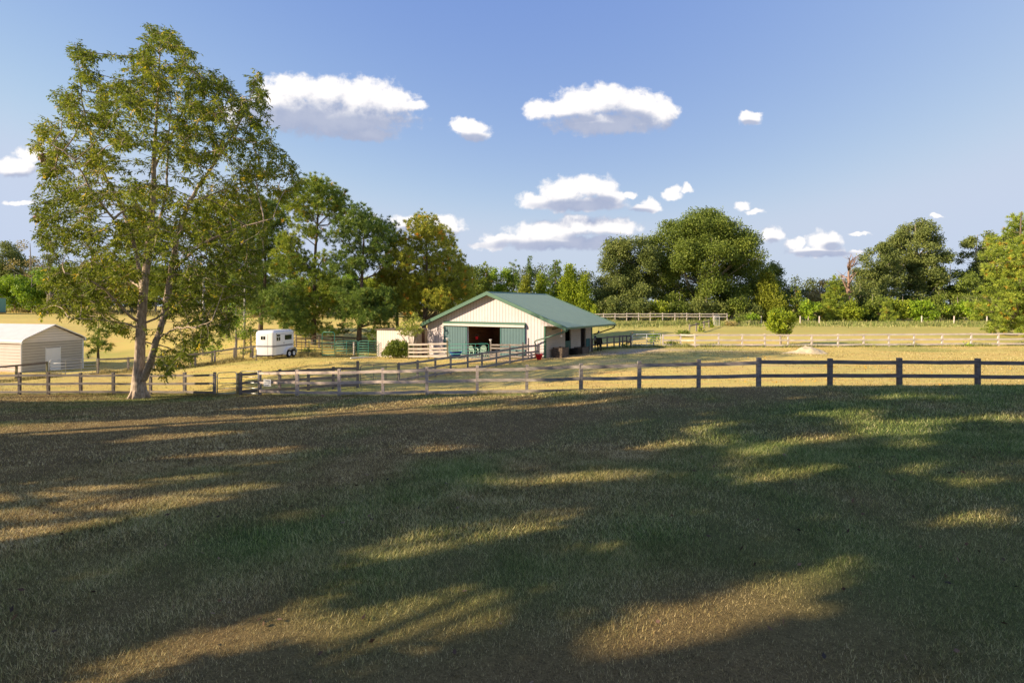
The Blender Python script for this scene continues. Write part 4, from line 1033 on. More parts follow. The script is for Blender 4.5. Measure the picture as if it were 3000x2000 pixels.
# ------------------------------------------------------------------ horse trailer
def build_trailer():
    p = gq(803.5, 45.0)
    zg = p.z
    rz = math.radians(-9)
    e = empty('horse_trailer', (p.x, p.y, zg), rz); tag(e, 'white two horse trailer with grey stripe parked by the fence', 'trailer')
    W, L, z0, z1 = 1.9, 3.15, .36, 2.52
    # local: corner at origin, x to the left is -W, y runs back L
    def rrect(x0, x1, y0, y1, r, k=5):
        out = []
        for cx, cy, a0 in ((x1 - r, y1 - r, 0), (x0 + r, y1 - r, 90), (x0 + r, y0 + r, 180), (x1 - r, y0 + r, 270)):
            for i in range(k + 1):
                t = math.radians(a0 + 90 * i / k); out.append((cx + r * math.cos(t), cy + r * math.sin(t)))
        return out
    vs, fs = [], []; levels = [(z0, 0), (z1 - .30, 0), (z1 - .17, .03), (z1 - .07, .10), (z1 - .015, .22), (z1, .42)]
    for z, ins in levels:
        for x, y in rrect(-W + ins, -ins, ins * .8, L - ins * .8, max(.28 - ins * .3, .12)): vs.append((x, y, z))
    n = len(vs) // len(levels)
    for i in range(len(levels) - 1):
        for k in range(n): a = i * n + k; b = i * n + (k + 1) % n; fs.append((a, b, b + n, a + n))
    fs.append(tuple((len(levels) - 1) * n + k for k in range(n))); fs.append(tuple(range(n))[::-1])
    body = MB().add(vs, fs).build('body', M['white_gloss'], e, smooth=True)
    m = body.modifiers.new('split', 'EDGE_SPLIT'); m.split_angle = math.radians(40)
    # stripe bands round nose and side
    for zz, hgt in ((1.16, .05), (1.06, .10)):
        sv, sf = [], []; rr = [(x, y) for x, y in rrect(-W - .004, .004, -.004, L, .28)]
        rr = [q for q in rr if q[1] < L - .5] ; rr = sorted(rr, key=lambda q: (q[0] < -W / 2, q[1] if q[0] > -W / 2 else -q[1]))
        right = [q for q in rr if q[0] > -W / 2]; left = [q for q in rr if q[0] <= -W / 2]
        path = [(.004, L - .35)] + sorted(right, key=lambda q: -q[1]) + sorted(left, key=lambda q: q[1])
        for x, y in path: sv += [(x, y, zz), (x, y, zz + hgt)]
        for i in range(len(path) - 1): sf.append((2 * i, 2 * i + 1, 2 * i + 3, 2 * i + 2))
        MB().add(sv, sf).build('stripe', M['grey_stripe'], body)
    MB().box((.003, .25, 2.16), (.012, L - .25, 2.18)).build('drip_rail', M['grey_stripe'], body)
    # nose door seam and its little window
    MB().box((-W * .34, -.012, .42), (-W * .335, -.004, 2.2)).build('door_seam', M['grey_stripe'], body)
    for x in (-1.30, -1.06): MB().box((x, -.014, 1.72), (x + .19, -.004, 2.02)).build('window', M['black_glass'], body, bevel=.03)
    # side windows
    w = MB().box((.004, .34, 1.62), (.016, .84, 2.14)).build('window', M['black_glass'], body)
    for a, b in (((.018, .33, 1.93), (.024, .85, 1.98)), ((.018, .57, 1.62), (.024, .61, 1.93))): MB().box(a, b).build('window_bar', M['white'], w)
    MB().box((.002, .30, 1.58), (.014, .34, 2.16)).box((.002, .84, 1.58), (.014, .88, 2.16)).box((.002, .34, 1.58), (.014, .84, 1.62)).build('window_frame', M['steel'], w)
    MB().box((.004, 1.55, 1.62), (.016, 2.62, 2.06)).build('window', M['black_glass'], body, bevel=.02)
    MB().box((.004, 1.38, 1.30), (.012, 1.46, 1.42)).build('door_latch', M['steel_dark'], body)
    for y in (.3, 2.9): MB().box((.004, y, 2.2), (.03, y + .08, 2.25)).build('marker_lamp', M['rust'], body)
    # floor frame and tongue with jack
    fr = MB().box((-W + .1, -.02, .26), (-.1, L, .355)).build('chassis', M['rust'], e)
    tg = MB().bar((-W + .2, 0, .34), (-W / 2, -1.2, .36), .08, .1).bar((-.2, 0, .34), (-W / 2, -1.2, .36), .08, .1).build('tongue', M['steel_dark'], e)
    MB().tube([(-W / 2, -1.1, 0), (-W / 2, -1.1, .95)], .035, 8).box((-W / 2 - .09, -1.19, 0), (-W / 2 + .09, -1.01, .03)).build('jack', M['steel_dark'], tg)
    MB().tube([(-W / 2, -1.2, .36), (-W / 2, -1.42, .37)], .055, 8).build('coupler', M['steel'], tg)
    # fender and wheels
    fd = MB(); y0, y1, R = 1.55, 3.05, .44
    arc = []
    for c in (1.95, 2.68):
        pass
    pr = [(1.35, .30), (1.42, .55), (1.55, .74), (1.75, .84), (2.0, .87), (2.65, .87), (2.9, .82), (3.05, .68), (3.12, .45), (3.12, .33)]
    vs, fs = [], []
    for x in (-.02, .26):
        for y, z in pr: vs.append((x, y, z))
    k = len(pr)
    for i in range(k - 1): fs.append((i, i + k, i + k + 1, i + 1))
    f_ = MB().add(vs, fs).build('fender', M['white_gloss'], e, smooth=False)
    so = f_.modifiers.new('thick', 'SOLIDIFY'); so.thickness = .03
    for xs in (.12, -W - .12 + .24 - .12):
        for yc in (1.98, 2.70):
            wh = empty('wheel', (xs, yc, .345), 0, e)
            ty = MB().lathe([(.20, -.09), (.31, -.10), (.345, -.06), (.345, .06), (.31, .10), (.20, .09)], 24).build('tyre', M['rubber'], wh, smooth=True); ty.rotation_euler = (0, math.pi / 2, 0)
            rm = MB().lathe([(0, .05), (.07, .06), (.09, .03), (.16, .02), (.20, .07), (.215, .09), (.215, -.09), (0, -.09)], 24).build('rim', M['white_gloss'], wh, smooth=True); rm.rotation_euler = (0, math.pi / 2, 0)
            MB().lathe([(0, .085), (.045, .08), (.05, .05)], 12).build('hub', M['steel'], wh, smooth=True).rotation_euler = (0, math.pi / 2, 0)
build_trailer()

# ------------------------------------------------------------------ green corral panels behind
def corral():
    segs = [(862, 905, 50.6, 'shaded green corral panel just right of the trailer', 'green_trim_dark'), (906, 941, 50.6, 'shaded green corral panel left of the tall corral gate', 'green_trim_dark'),  # shaded panels get a darker green, the shade is in the colour
            (984, 1048, 49.6, 'bright green corral panel right of the tall corral gate', 'green_tube'), (1051, 1108, 49.4, 'bright green corral panel running behind the small cream shed', 'green_tube')]
    root0 = None
    for a, b, D, lb, mt in segs:
        A, B = gq(a, D), gq(b, D)
        tube_gate('corral_fence', lb, A, B, 1.42, .12, (.24, .48, .72, .96, 1.2), .024, M[mt], 1, 'green corral panels')
    A, B = gq(944, 49.8), gq(979, 49.7)
    e = empty('corral_gate', A); tag(e, 'tall green corral gate with a high arched frame', 'gate'); W = (B - A).length; m = M['green_tube']
    MB().tube([(0, 0, 0), (0, 0, 2.25), (.12, 0, 2.42), (W - .12, 0, 2.42), (W, 0, 2.25), (W, 0, 0)], .028, 8).build('frame', m, e, smooth=True)
    for z in (.2, .5, .8, 1.1, 1.4): MB().tube([(.03, 0, z), (W - .03, 0, z)], .022, 6).build('bar', m, e)
    bk = [gq(868, 56), gq(895, 56), gq(935, 56), gq(972, 56), gq(1006, 56), gq(1050, 56), gq(1095, 56)]
    fence('board_fence', 'dark board fence standing behind the green corral panels', bk, 1.35, (.55, .95, 1.3), .15, .04, 'fence', 'crate', seed=30, pw=.12)
corral()
t = MB().tube([Vector((0, 0, 0)), Vector((0, 0, 1.4))], .09, 8).build('wood_post', M['fence_pale']); t.location = gq(1037, 50.2)
tag(t, 'pale wood post standing behind the bright green corral panel', 'post')

# light pole behind the big tree
p = gq(597, 52); top = at(600, 812, 52).z - p.z
e = empty('light_pole', p); tag(e, 'pale utility pole with a lamp arm seen through the big tree', 'pole')
MB().tube([(0, 0, -.3), (0, 0, top)], [.17, .12], 12).build('pole_shaft', M['pole'], e, smooth=True)
MB().tube([(0, -.05, top - .3), (.25, -.2, top - .1), (.8, -.35, top)], .03, 6).build('lamp_arm', M['steel'], e)
MB().lathe([(.05, .1), (.17, .05), (.2, -.02), (.15, -.12), (0, -.14)], 14, c=(.9, -.37, top)).build('lamp_head', M['steel'], e, smooth=True)
for px, D, H_, lb in ((716, 56, 6.3, 'thin weathered pole left of the trailer among the saplings'),):
    t = MB().tube([Vector((0, 0, -.2)), Vector((.05, 0, H_))], [.13, .10], 10).build('wood_pole', M['pole'], smooth=True); t.location = gq(px, D); tag(t, lb, 'pole')

# sand heap in the paddock
def heap():
    D = 38.5; c = gq(2372, D); rs = np.random.RandomState(5)
    n = 26; X, Y = np.meshgrid(np.linspace(-3.4, 2.2, n * 2), np.linspace(-1.4, 1.4, n))
    Z = .38 * np.exp(-((X - .4) / .75) ** 2 - (Y / .7) ** 2) + .40 * np.exp(-((X + .35) / .8) ** 2 - ((Y + .1) / .7) ** 2) + .16 * np.exp(-((X + 1.3) / 1.3) ** 2 - (Y / .7) ** 2) - .10
    Z = Z + (fbm(X * 3 + 50, Y * 3 + 9, 1.2, 4) - .5) * .30 * np.clip(Z * 3 + .2, 0, 1)
    gzv = h(X + c.x, Y + c.y) - c.z
    V = np.stack([X, Y, Z + gzv], -1).reshape(-1, 3); i = np.arange(V.shape[0]).reshape(X.shape)
    Q = np.stack([i[:-1, :-1], i[:-1, 1:], i[1:, 1:], i[1:, :-1]], -1).reshape(-1, 4)
    o = np_mesh('sand_heap', V, Q, M['sand']); o.location = c; tag(o, 'small heap of pale sand on the dry paddock', 'heap')
heap()

# ------------------------------------------------------------------ black pony seen from behind
def pony():
    D = 48.3; p = gq(1753, D); me = bpy.data.meshes.new('pony')
    # y forward = away from the viewer; joints with radii
    J = [((0, 0, .92), .25), ((0, -.28, .95), .235), ((0, .32, .88), .25), ((0, .58, .93), .21), ((0, .78, 1.05), .145), ((0, .98, 1.14), .105), ((.02, 1.10, 1.12), .10), ((.03, 1.28, .97), .062), ((.03, 1.38, .88), .05)]
    E = [(0, 1), (0, 2), (2, 3), (3, 4), (4, 5), (5, 6), (6, 7), (7, 8)]
    def leg(root, ch):
        b = root
        for q, r in ch: J.append((q, r)); E.append((b, len(J) - 1)); b = len(J) - 1
    for s in (-1, 1):
        o = .02 * s
        leg(1, [((s * .13, -.30, .74), .14), ((s * .135, -.22, .56), .085), ((s * .135, -.38, .38), .05), ((s * .13, -.35, .16), .036), ((s * .13, -.33, .07), .042), ((s * .13, -.30, .02), .052)])
        leg(3, [((s * .12, .56, .66), .10), ((s * .12, .57, .46), .065), ((s * .12, .58, .36), .045), ((s * .12, .58, .15), .034), ((s * .12, .59, .07), .04), ((s * .12, .62, .02), .05)])
    me.from_pydata([q for q, r in J], E, []); me.update()
    o = bpy.data.objects.new('pony', me); COL.objects.link(o)
    sk = o.modifiers.new('skin', 'SKIN'); sk.use_smooth_shade = True
    for v, (q, r) in zip(me.skin_vertices[0].data, J): v.radius = (r, r)
    me.skin_vertices[0].data[0].use_root = True
    ss = o.modifiers.new('sub', 'SUBSURF'); ss.levels = 2; ss.render_levels = 2
    me.materials.append(M['coat'])
    o.location = p; o.rotation_euler.z = .12; o.scale = (1.12, 1.12, 1.08)
    tag(o, 'black pony standing tail on in the barn shade', 'pony')
    MB().tube([(0, -.50, 1.02), (-.03, -.62, .92), (-.06, -.66, .65), (-.10, -.64, .35)], [.03, .05, .065, .02], 8).build('tail', M['coat'], o, smooth=True)
    MB().tube([(0, .66, 1.12), (0, .84, 1.24), (0, 1.02, 1.28), (0, 1.12, 1.24)], [.03, .05, .045, .02], 6).build('mane', M['coat'], o, smooth=True)
    for s in (-1, 1): MB().tube([(s * .055, 1.06, 1.19), (s * .075, 1.05, 1.30)], [.032, .006], 6).build('ear', M['coat'], o, smooth=True)
pony()

# ------------------------------------------------------------------ trees
def foliage(C, R, rs, kind, size0, dens0, flat=0.8, ref=None):
    """C (n,3) clump centres, R (n,) radii -> leaf cards P, A, B, rnd"""
    P, A, B, K = [], [], [], []
    for c, r in zip(C, R):
        tint = rs.rand(); f_ = min(1.0, r / ref) if ref else 1.0; size, dens = size0 * f_, dens0 / f_ ** 2
        if kind == 'needle':
            nt = max(4, int(dens * r * r * .62)); m = 26
            d = unit(rs.randn(nt, 3)); rad = (rs.rand(nt) ** 0.45)[:, None]
            q = c + d * rad * r * np.array([1, 1, flat])
            q = np.repeat(q, m, 0); dd = np.repeat(d, m, 0)
            v = unit(rs.randn(len(q), 3) * .8 + dd * .9 + np.array([0, 0, .35]))
            a = v * (size * (0.7 + .5 * rs.rand(len(q))))[:, None]
            b = unit(np.cross(v, rs.randn(len(q), 3))) * (size * .062)
            k = np.repeat(rs.rand(nt), m) * .5 + rs.rand(len(q)) * .25 + tint * .28
            k = np.where(np.repeat(rs.rand(nt), m) > .965, .97, np.minimum(k, .9))
        else:
            n = max(6, int(dens * r * r))
            d = unit(rs.randn(n, 3)); rad = (rs.rand(n) ** 0.42)[:, None]
            lump = 0.78 + 0.42 * np.sin(d[:, :1] * 5 + tint * 9) * np.sin(d[:, 1:2] * 6 + tint * 5) * np.sin(d[:, 2:] * 5 + tint * 20)
            q = c + d * rad * r * lump * np.array([1, 1, flat])
            if kind == 'cedar': v = unit(rs.randn(n, 3) * .55 + d * .6 + np.array([0, 0, .9]))
            else: v = unit(rs.randn(n, 3) + d * .3 + np.array([0, 0, -.25]))
            a = v * (size * (0.6 + .8 * rs.rand(n)))[:, None]
            b = unit(np.cross(v, rs.randn(n, 3))) * (size * (.18 if kind == 'cedar' else .30))
            k = rs.rand(n) * .62 + tint * .30 + (rs.rand(n) > .97) * .3
        P.append(q); A.append(a); B.append(b); K.append(np.clip(k, 0, 1))
    return [np.concatenate(z) for z in (P, A, B, K)]

def limbs(mb, trunk, trad, C, R, rs, frac=1.0, seg=5, k=0.35):
    """limbs from the trunk line to the clump centres"""
    T = np.array([tuple(p) for p in trunk])
    for c, r in zip(C, R):
        if rs.rand() > frac: continue
        hd = np.hypot(T[:, 0] - c[0], T[:, 1] - c[1])
        zt = c[2] - hd * (.35 + .5 * rs.rand())
        i = int(np.argmin(np.abs(T[:, 2] - zt))); i = max(i, 1)
        a = Vector(T[i]); b = Vector(c); mid = a.lerp(b, .5) + Vector((0, 0, -(b - a).length * .08)) + Vector(rs.randn(3) * .15)
        r0 = min(trad[i] * .5, .02 + .013 * (b - a).length)
        mb.tube([a, mid, b], [r0, r0 * .65, r0 * .25], seg, cap=False)
        for _ in range(2):
            e = b + Vector(unit(rs.randn(3)) * r * .8); mb.tube([mid.lerp(b, .5), e], [r0 * .4, r0 * .12], 4, cap=False)

def clump_tree(name, label, base, trunk, trad, C, R, mat, kind, size, dens, seed, bark='bark_pine', cat='tree', group=None, flat=.8, frac=.8, seg=5, ref=None):
    rs = np.random.RandomState(seed)
    root = empty(name, base); tag(root, label, cat, group)
    b = np.array(tuple(base)); C = np.asarray(C, float) - b; T = [Vector(p) - Vector(base) for p in trunk]
    P, A, B, K = foliage(C, R, rs, kind, size, dens, flat, ref)
    leafmesh('crown', P, A, B, K, mat, root)
    mb = MB(); mb.tube(T, trad, 10, cap=False)
    limbs(mb, T, trad, C, R, rs, frac, seg)
    mb.build('trunk', M[bark], root, smooth=True)
    return root

def auto(px, top, bot, hw, D, shape, n, rs):
    base = gpt(px, D)
    zt = at(px, top, D).z; zb = at(px, bot, D).z; W = hw / F * D
    cz, rz_ = (zt + zb) / 2, (zt - zb) / 2
    C, R = [], []
    if shape != 'cone': n = int(n * max(1.0, min(2.2, rz_ / W)) * 1.15)
    else: n = int(n * 1.5)
    for i in range(n):
        if shape in ('round', 'dome', 'sparse'):
            d = unit(rs.randn(3)); 
            if shape == 'dome': d[2] = abs(d[2]) * 1.0 if rs.rand() > .35 else d[2]
            f = (.45 + .40 * rs.rand()) if i % 4 else .3 * rs.rand()
            r = W * (.34 + .18 * rs.rand()) * (14 / max(n, 14)) ** .22
            if shape == 'sparse': r *= .7
            if shape == 'dome': r *= .80; f = f if i % 4 else .5
            z0 = cz if shape != 'dome' else zb + rz_ * .8
            rzz = rz_ if shape != 'dome' else (zt - z0 if d[2] > 0 else z0 - zb)
            g = 1 - r / W * .8; fx_ = min(f * 1.5, 1.0) * g; gz_ = min(f * 1.5, 1.0) * (1 - r * .75 / max(rzz, r))
            C.append((base.x + d[0] * W * fx_, D + d[1] * W * fx_, z0 + d[2] * rzz * gz_))
            R.append(r)
        else:                                         # cone
            t = ((i + .5) / n) ** .75
            wr = W * (t ** .85) * (1.0 if t < .85 else .8); a = i * 2.4 + rs.rand()
            f = .35 + .6 * rs.rand()
            r = max(W * .20, W * (.26 + .22 * t)); r = min(r, max(.3 * W, wr))
            C.append((base.x + math.cos(a) * max(0, wr - r * .6) * f, D + math.sin(a) * max(0, wr - r * .6) * f, zt - r * .6 - (zt - zb - r) * t)); R.append(r)
    return base, np.array(C), np.array(R), zt, zb

_seed = [100]
def tree(name, label, px, top, bot, hw, D, shape, mat, n=18, kind='leaf', dens=None, size=None, bark='bark_pale', group=None, flat=.8, cat='tree', frac=.6, trunk_r=None):
    _seed[0] += 1; rs = np.random.RandomState(_seed[0])
    base, C, R, zt, zb = auto(px, top, bot, hw, D, shape, n, rs)
    W = hw / F * D; H = zt - base.z
    tr = trunk_r or (.05 + H * .017)
    T = [Vector((base.x, base.y, base.z - .3))]; x, y = base.x, base.y
    for i in range(1, 7):
        x += rs.randn() * .02 * H / 6 * 2; y += rs.randn() * .02 * H / 6 * 2
        T.append(Vector((x, y, base.z + H * .93 * i / 6)))
    rad = [tr * 1.15] + [tr * (1 - .87 * i / 6) for i in range(1, 7)]
    size = size or {'leaf': D * .0034, 'cedar': D * .0048, 'needle': D * .0050}[kind]
    if dens is None: dens = {'leaf': 17 / size ** 2, 'cedar': 20 / size ** 2, 'needle': 2.6 / size ** 2}[kind] * .55
    return clump_tree(name, label, base, T, rad, C, R, mat, kind, size, dens, _seed[0], bark, cat, group, flat, frac)

# ---- the big pecan by the fence
def pecan():
    D0 = 27.5; base = gpt(408, D0); rs = np.random.RandomState(42)
    def w(px, py, dy): p = at(px, py, D0 + dy); return (p.x, p.y, p.z)
    limbs_ = [  # (px,row,depth,radius)
        [(408,1168,0,.42),(407,1150,0,.38),(406,1120,0,.31),(408,1060,0,.25),(410,1000,0,.235),(414,930,.1,.22),(420,870,.1,.20),(428,800,.2,.175),(434,745,.2,.18),(441,680,.2,.145),(447,600,.1,.12),(450,520,.2,.11),(452,440,.1,.09),(458,360,0,.07),(463,280,0,.055),(466,200,0,.04),(470,120,0,.025)],
        [(420,1110,-.05,.18),(431,1080,-.25,.165),(448,1035,-.6,.155),(466,980,-.9,.15),(482,920,-1.1,.14),(492,860,-1.3,.15),(500,810,-1.4,.14),(508,750,-1.5,.125),(520,690,-1.5,.115),(538,630,-1.4,.10),(555,590,-1.2,.09),(600,520,-.8,.075),(640,460,-.5,.06),(690,380,-.3,.045),(735,300,0,.03)],
        [(422,860,.1,.10),(410,810,.8,.10),(400,740,1.3,.095),(380,670,1.8,.09),(352,600,2.2,.08),(325,550,2.4,.07),(300,500,2.5,.06),(275,440,2.4,.055),(255,370,2.2,.045),(240,300,2,.035),(232,200,1.8,.025),(222,150,1.8,.015)],
        [(441,640,.2,.08),(400,600,-.6,.065),(330,640,-1.8,.055),(270,560,-2.6,.045),(220,470,-3,.035),(150,420,-3,.02)],
        [(402,940,0,.075),(380,925,-.6,.07),(345,890,-1.4,.06),(310,850,-2,.05),(260,820,-2.6,.04),(190,800,-3,.025)],
        [(425,945,.1,.06),(460,932,.7,.055),(500,900,1.6,.045),(560,860,2.4,.035),(640,830,3,.022)],
        [(500,800,-1.4,.07),(560,740,-2,.06),(640,690,-2.6,.05),(720,660,-3,.035),(800,640,-3,.02)],
        [(450,500,.2,.06),(480,430,.9,.055),(520,360,1.4,.045),(560,280,1.5,.035),(620,240,1.4,.02)],
        [(555,590,-1.2,.06),(620,570,.2,.05),(700,540,1.4,.04),(780,520,2.2,.03),(860,520,2.4,.018)],
        [(453,700,.3,.07),(490,560,1.5,.06),(492,430,2.3,.045),(500,300,2.5,.03)],
        [(410,960,-.05,.05),(340,940,-1.0,.04),(270,935,-2.0,.03),(200,930,-2.6,.018)],
        [(470,985,-.9,.05),(520,960,-2,.04),(570,960,-3,.03),(620,940,-3.6,.02)],
        [(414,1000,.1,.045),(470,1010,1.2,.035),(520,1030,1.8,.02)],
        [(420,850,.1,.06),(380,820,2.0,.05),(330,760,3.2,.04),(250,720,4,.025)]]
    pos, par, mn = [], [], []
    for li, L_ in enumerate(limbs_):
        q = [np.array(w(a, b, c)) for a, b, c, r in L_]; rr = [r for *_, r in L_]
        prev = -1
        if li and li != 1:
            d = [np.sum((p - q[0]) ** 2) for p in pos]; prev = int(np.argmin(d))
        elif li == 1:
            d = [np.sum((p - q[0]) ** 2) for p in pos]; prev = int(np.argmin(d))
        for i in range(len(q) - 1):
            n = max(1, int(np.linalg.norm(q[i + 1] - q[i]) / .35))
            for k in range(n):
                t = k / n; pos.append(q[i] * (1 - t) + q[i + 1] * t + (rs.randn(3) * .02 if li else 0)); par.append(prev); mn.append(rr[i] * (1 - t) + rr[i + 1] * t); prev = len(pos) - 1
        pos.append(q[-1]); par.append(prev); mn.append(rr[-1])
    nfix = len(pos)
    blobs = [(450,105,40),(500,125,42),(415,165,32),(420,205,52),(545,190,50),(480,240,70),(600,250,50),(650,250,36),(560,330,70),(640,330,48),(430,330,62),(380,265,36),
             (225,148,26),(262,165,22),(238,220,20),(300,268,44),(190,285,42),(330,330,55),(250,350,52),(150,385,42),(110,420,24),(138,455,20),(150,490,24),(122,660,20),(200,460,60),(300,450,60),(375,410,46),
             (742,235,26),(765,290,32),(700,315,36),(760,380,50),(800,450,38),(680,420,60),(845,500,30),(872,535,18),(600,440,62),(520,430,62),(760,500,55),(820,560,34),(700,560,72),
             (170,560,60),(128,620,36),(250,580,62),(350,560,52),(455,560,52),(610,610,72),(745,630,52),
             (180,680,62),(280,700,70),(120,690,28),(400,680,62),(520,690,72),(640,700,72),(740,720,50),
             (250,800,62),(165,815,42),(350,790,52),(540,800,62),(640,810,62),(735,800,42),(200,880,48),(132,905,24),(290,895,44),(370,860,34),(540,890,52),(640,890,52),(715,870,32),
             (590,975,48),(535,1035,42),(490,1080,26),(350,955,26),(670,950,30),(250,930,30)]
    A = []
    cx = (470 - CX) / F * D0
    for bx, by, r in blobs:
        rm = r / F * D0; X = (bx - CX) / F * D0
        dep = math.sqrt(max(2.5, 6.6 ** 2 - (X - cx) ** 2)) * (1.0 if 250 < by < 850 else .6)
        n = int(20 + 46 * rm ** 2)
        d = unit(rs.randn(n, 3)) * (rs.rand(n, 1) ** .4) * rm
        yy = (rs.rand(n) * 2 - 1) * dep * .8
        c = np.array([w(bx, by, v) for v in yy])
        A.append(c + d * np.array([1, .8, 1]))
    A = np.concatenate(A)
    pos = list(pos)
    PA = np.array(pos); best = np.full(len(A), 1e9); bi = np.zeros(len(A), int)
    def upd(lo):
        N_ = np.array(pos[lo:])
        for s in range(0, len(N_), 400):
            d = ((A[:, None] - N_[None, s:s + 400]) ** 2).sum(-1); j = d.argmin(1); v = d[np.arange(len(A)), j]
            m = v < best; best[m] = v[m]; bi[m] = lo + s + j[m]
    upd(0); alive = np.ones(len(A), bool); step = .33
    # roots of the trunk should not sprout
    for it in range(70):
        alive &= best > .30 ** 2
        if alive.sum() < 30: break
        idx = np.where(alive & (best < 4.5 ** 2))[0]
        if not len(idx): break
        vec = unit(A[idx] - np.array(pos)[bi[idx]]); acc = {}
        for v, b in zip(vec, bi[idx]):
            if b in acc: acc[b] = acc[b] + v
            else: acc[b] = v.copy()
        lo = len(pos)
        for b, v in acc.items():
            if b < 22: continue
            pos.append(pos[b] + unit(v + rs.randn(3) * .12 + np.array([0, 0, -.02])) * step); par.append(int(b)); mn.append(0)
        if len(pos) == lo or len(pos) > 12000: break
        upd(lo)
    n = len(pos); PP = np.array(pos); par = np.array(par); print('nodes', n)
    rad = np.zeros(n); kids = np.zeros(n, int)
    for i in range(n - 1, -1, -1):
        if rad[i] == 0: rad[i] = .0085
        else: rad[i] = rad[i] ** (1 / 2.35)
        if mn[i] > 0: rad[i] = mn[i] if i < nfix else max(rad[i], mn[i])
        if par[i] >= 0: rad[par[i]] += rad[i] ** 2.35; kids[par[i]] += 1
    root = empty('pecan_tree', base); tag(root, 'big spreading pecan tree with a forked pale trunk by the fence', 'tree')
    b0 = np.array(tuple(base))
    # branches: thick ones round, thin ones three sided
    V, Fq = [], []; off = 0
    for i in range(n):
        p = par[i]
        if p < 0: continue
        a, b = PP[p] - b0, PP[i] - b0; ra, rb = (min(rad[p], rad[i] * 1.5) if i >= nfix else rad[p]), rad[i]
        if i < nfix and p >= 0 and abs(rad[p] - rad[i]) > .08: ra = rad[i] * 1.05
        s = 12 if rb > .1 else (8 if rb > .04 else (5 if rb > .015 else 3))
        d = b - a; l = np.linalg.norm(d)
        if l < 1e-6: continue
        d = d / l; u = np.cross(d, [0.2, 1, .1]); u /= np.linalg.norm(u); v = np.cross(d, u)
        t = np.arange(s) * 2 * np.pi / s
        ring = np.cos(t)[:, None] * u + np.sin(t)[:, None] * v
        if rb > .1:
            wob = 1 + .10 * np.sin(t * 3 + i * .3)[:, None]; ring = ring * wob
        ext = d * min(rb * .35, .05)
        V.append(a + ring * ra - ext); V.append(b + ring * rb + ext)
        for k in range(s): Fq.append((off + k, off + (k + 1) % s, off + s + (k + 1) % s, off + s + k))
        off += 2 * s
    o = np_mesh('trunk', np.concatenate(V), np.array(Fq), M['bark_pecan'], root)
    o.data.polygons.foreach_set('use_smooth', [True] * len(o.data.polygons))
    # root flare
    fl = MB()
    for k in range(7):
        t = k * .9 + .3
        fl.tube([(math.cos(t) * .22, math.sin(t) * .22, .60), (math.cos(t) * .33, math.sin(t) * .33, .22), (math.cos(t) * .50, math.sin(t) * .50, -.08)], [.08, .12, .10], 7)
    fl.build('root_flare', M['bark_pecan'], root, smooth=True)
    # compound leaves
    tips = np.where((np.arange(n) >= nfix - 0) & (rad < .021))[0]
    prob = np.where(kids[tips] == 0, 1.0, .62); tips = tips[rs.rand(len(tips)) < prob]
    rep = 5
    T = np.repeat(tips, rep); m = len(T)
    d = unit(PP[T] - PP[np.maximum(par[T], 0)])
    o_ = PP[T] - d * (rs.rand(m, 1) * .3)
    rdir = unit(d * .5 + rs.randn(m, 3) * .65 + np.array([0, 0, -.18])); rl = .20 + .14 * rs.rand(m)
    P, A_, B, K = [], [], [], []
    kk = rs.rand(m)
    patch = fbm(PP[T][:, 0] * 1.0 + PP[T][:, 1], PP[T][:, 2] + 30, 2.4, 3)
    nl = 7
    for j in range(nl):
        t = .25 + .75 * j / (nl - 1)
        p = o_ + rdir * (rl * t)[:, None] + np.array([0, 0, -1]) * (t ** 2 * .05)
        side = unit(np.cross(rdir, np.array([0, 0, 1.0]) + rs.randn(m, 3) * .3)) * (1 if j % 2 else -1)
        v = unit(side * (.9 if j < nl - 1 else .1) + rdir * .55 + np.array([0, 0, -.45]) + rs.randn(m, 3) * .22)
        a = v * (.135 + .07 * rs.rand(m))[:, None]
        P.append(p); A_.append(a); B.append(unit(np.cross(v, side * .2 + rs.randn(m, 3) * .5 + np.array([0, 0, 1.0]))) * .031); K.append(np.clip(kk * .55 + (patch - .35) * .7 + rs.randn(m) * .08 + (kk > .985) * .4, 0, 1))
    P, A_, B, K = map(np.concatenate, (P, A_, B, K)); print('leaflets', len(P))
    leafmesh('crown', P - b0, A_, B, K, 'leaf_pecan', root)
    # webworm nests
    for px, py, r, lb in ((126, 466, .22, 'upper brown webworm nest on the left branch tips of the pecan'), (108, 641, .17, 'lower small brown webworm nest at the left edge of the pecan')):
        c = at(px, py, D0 - .5); q = MB(); N_ = 12
        prof = [(max(.02, math.sin(math.pi * i / N_)) * r * (.6 + .25 * rs.rand()), r * 1.3 * math.cos(math.pi * i / N_)) for i in range(N_ + 1)]
        o = q.lathe(prof, 14).build('webworm_nest', M['nest'], smooth=True); o.location = c; o.rotation_euler = (.5, .5, 0)
        me = o.data
        for v_ in me.vertices: v_.co *= 1 + .6 * (rs.rand() - .5)
        tw = MB()
        for _ in range(14):
            e = Vector(unit(rs.randn(3))) * r * 1.7; tw.tube([Vector((0, 0, 0)), e], [.008, .004], 3)
        tw.build('dead_twigs', M['nest'], o)
        tag(o, lb, 'nest', 'webworm nests in the pecan')
pecan()

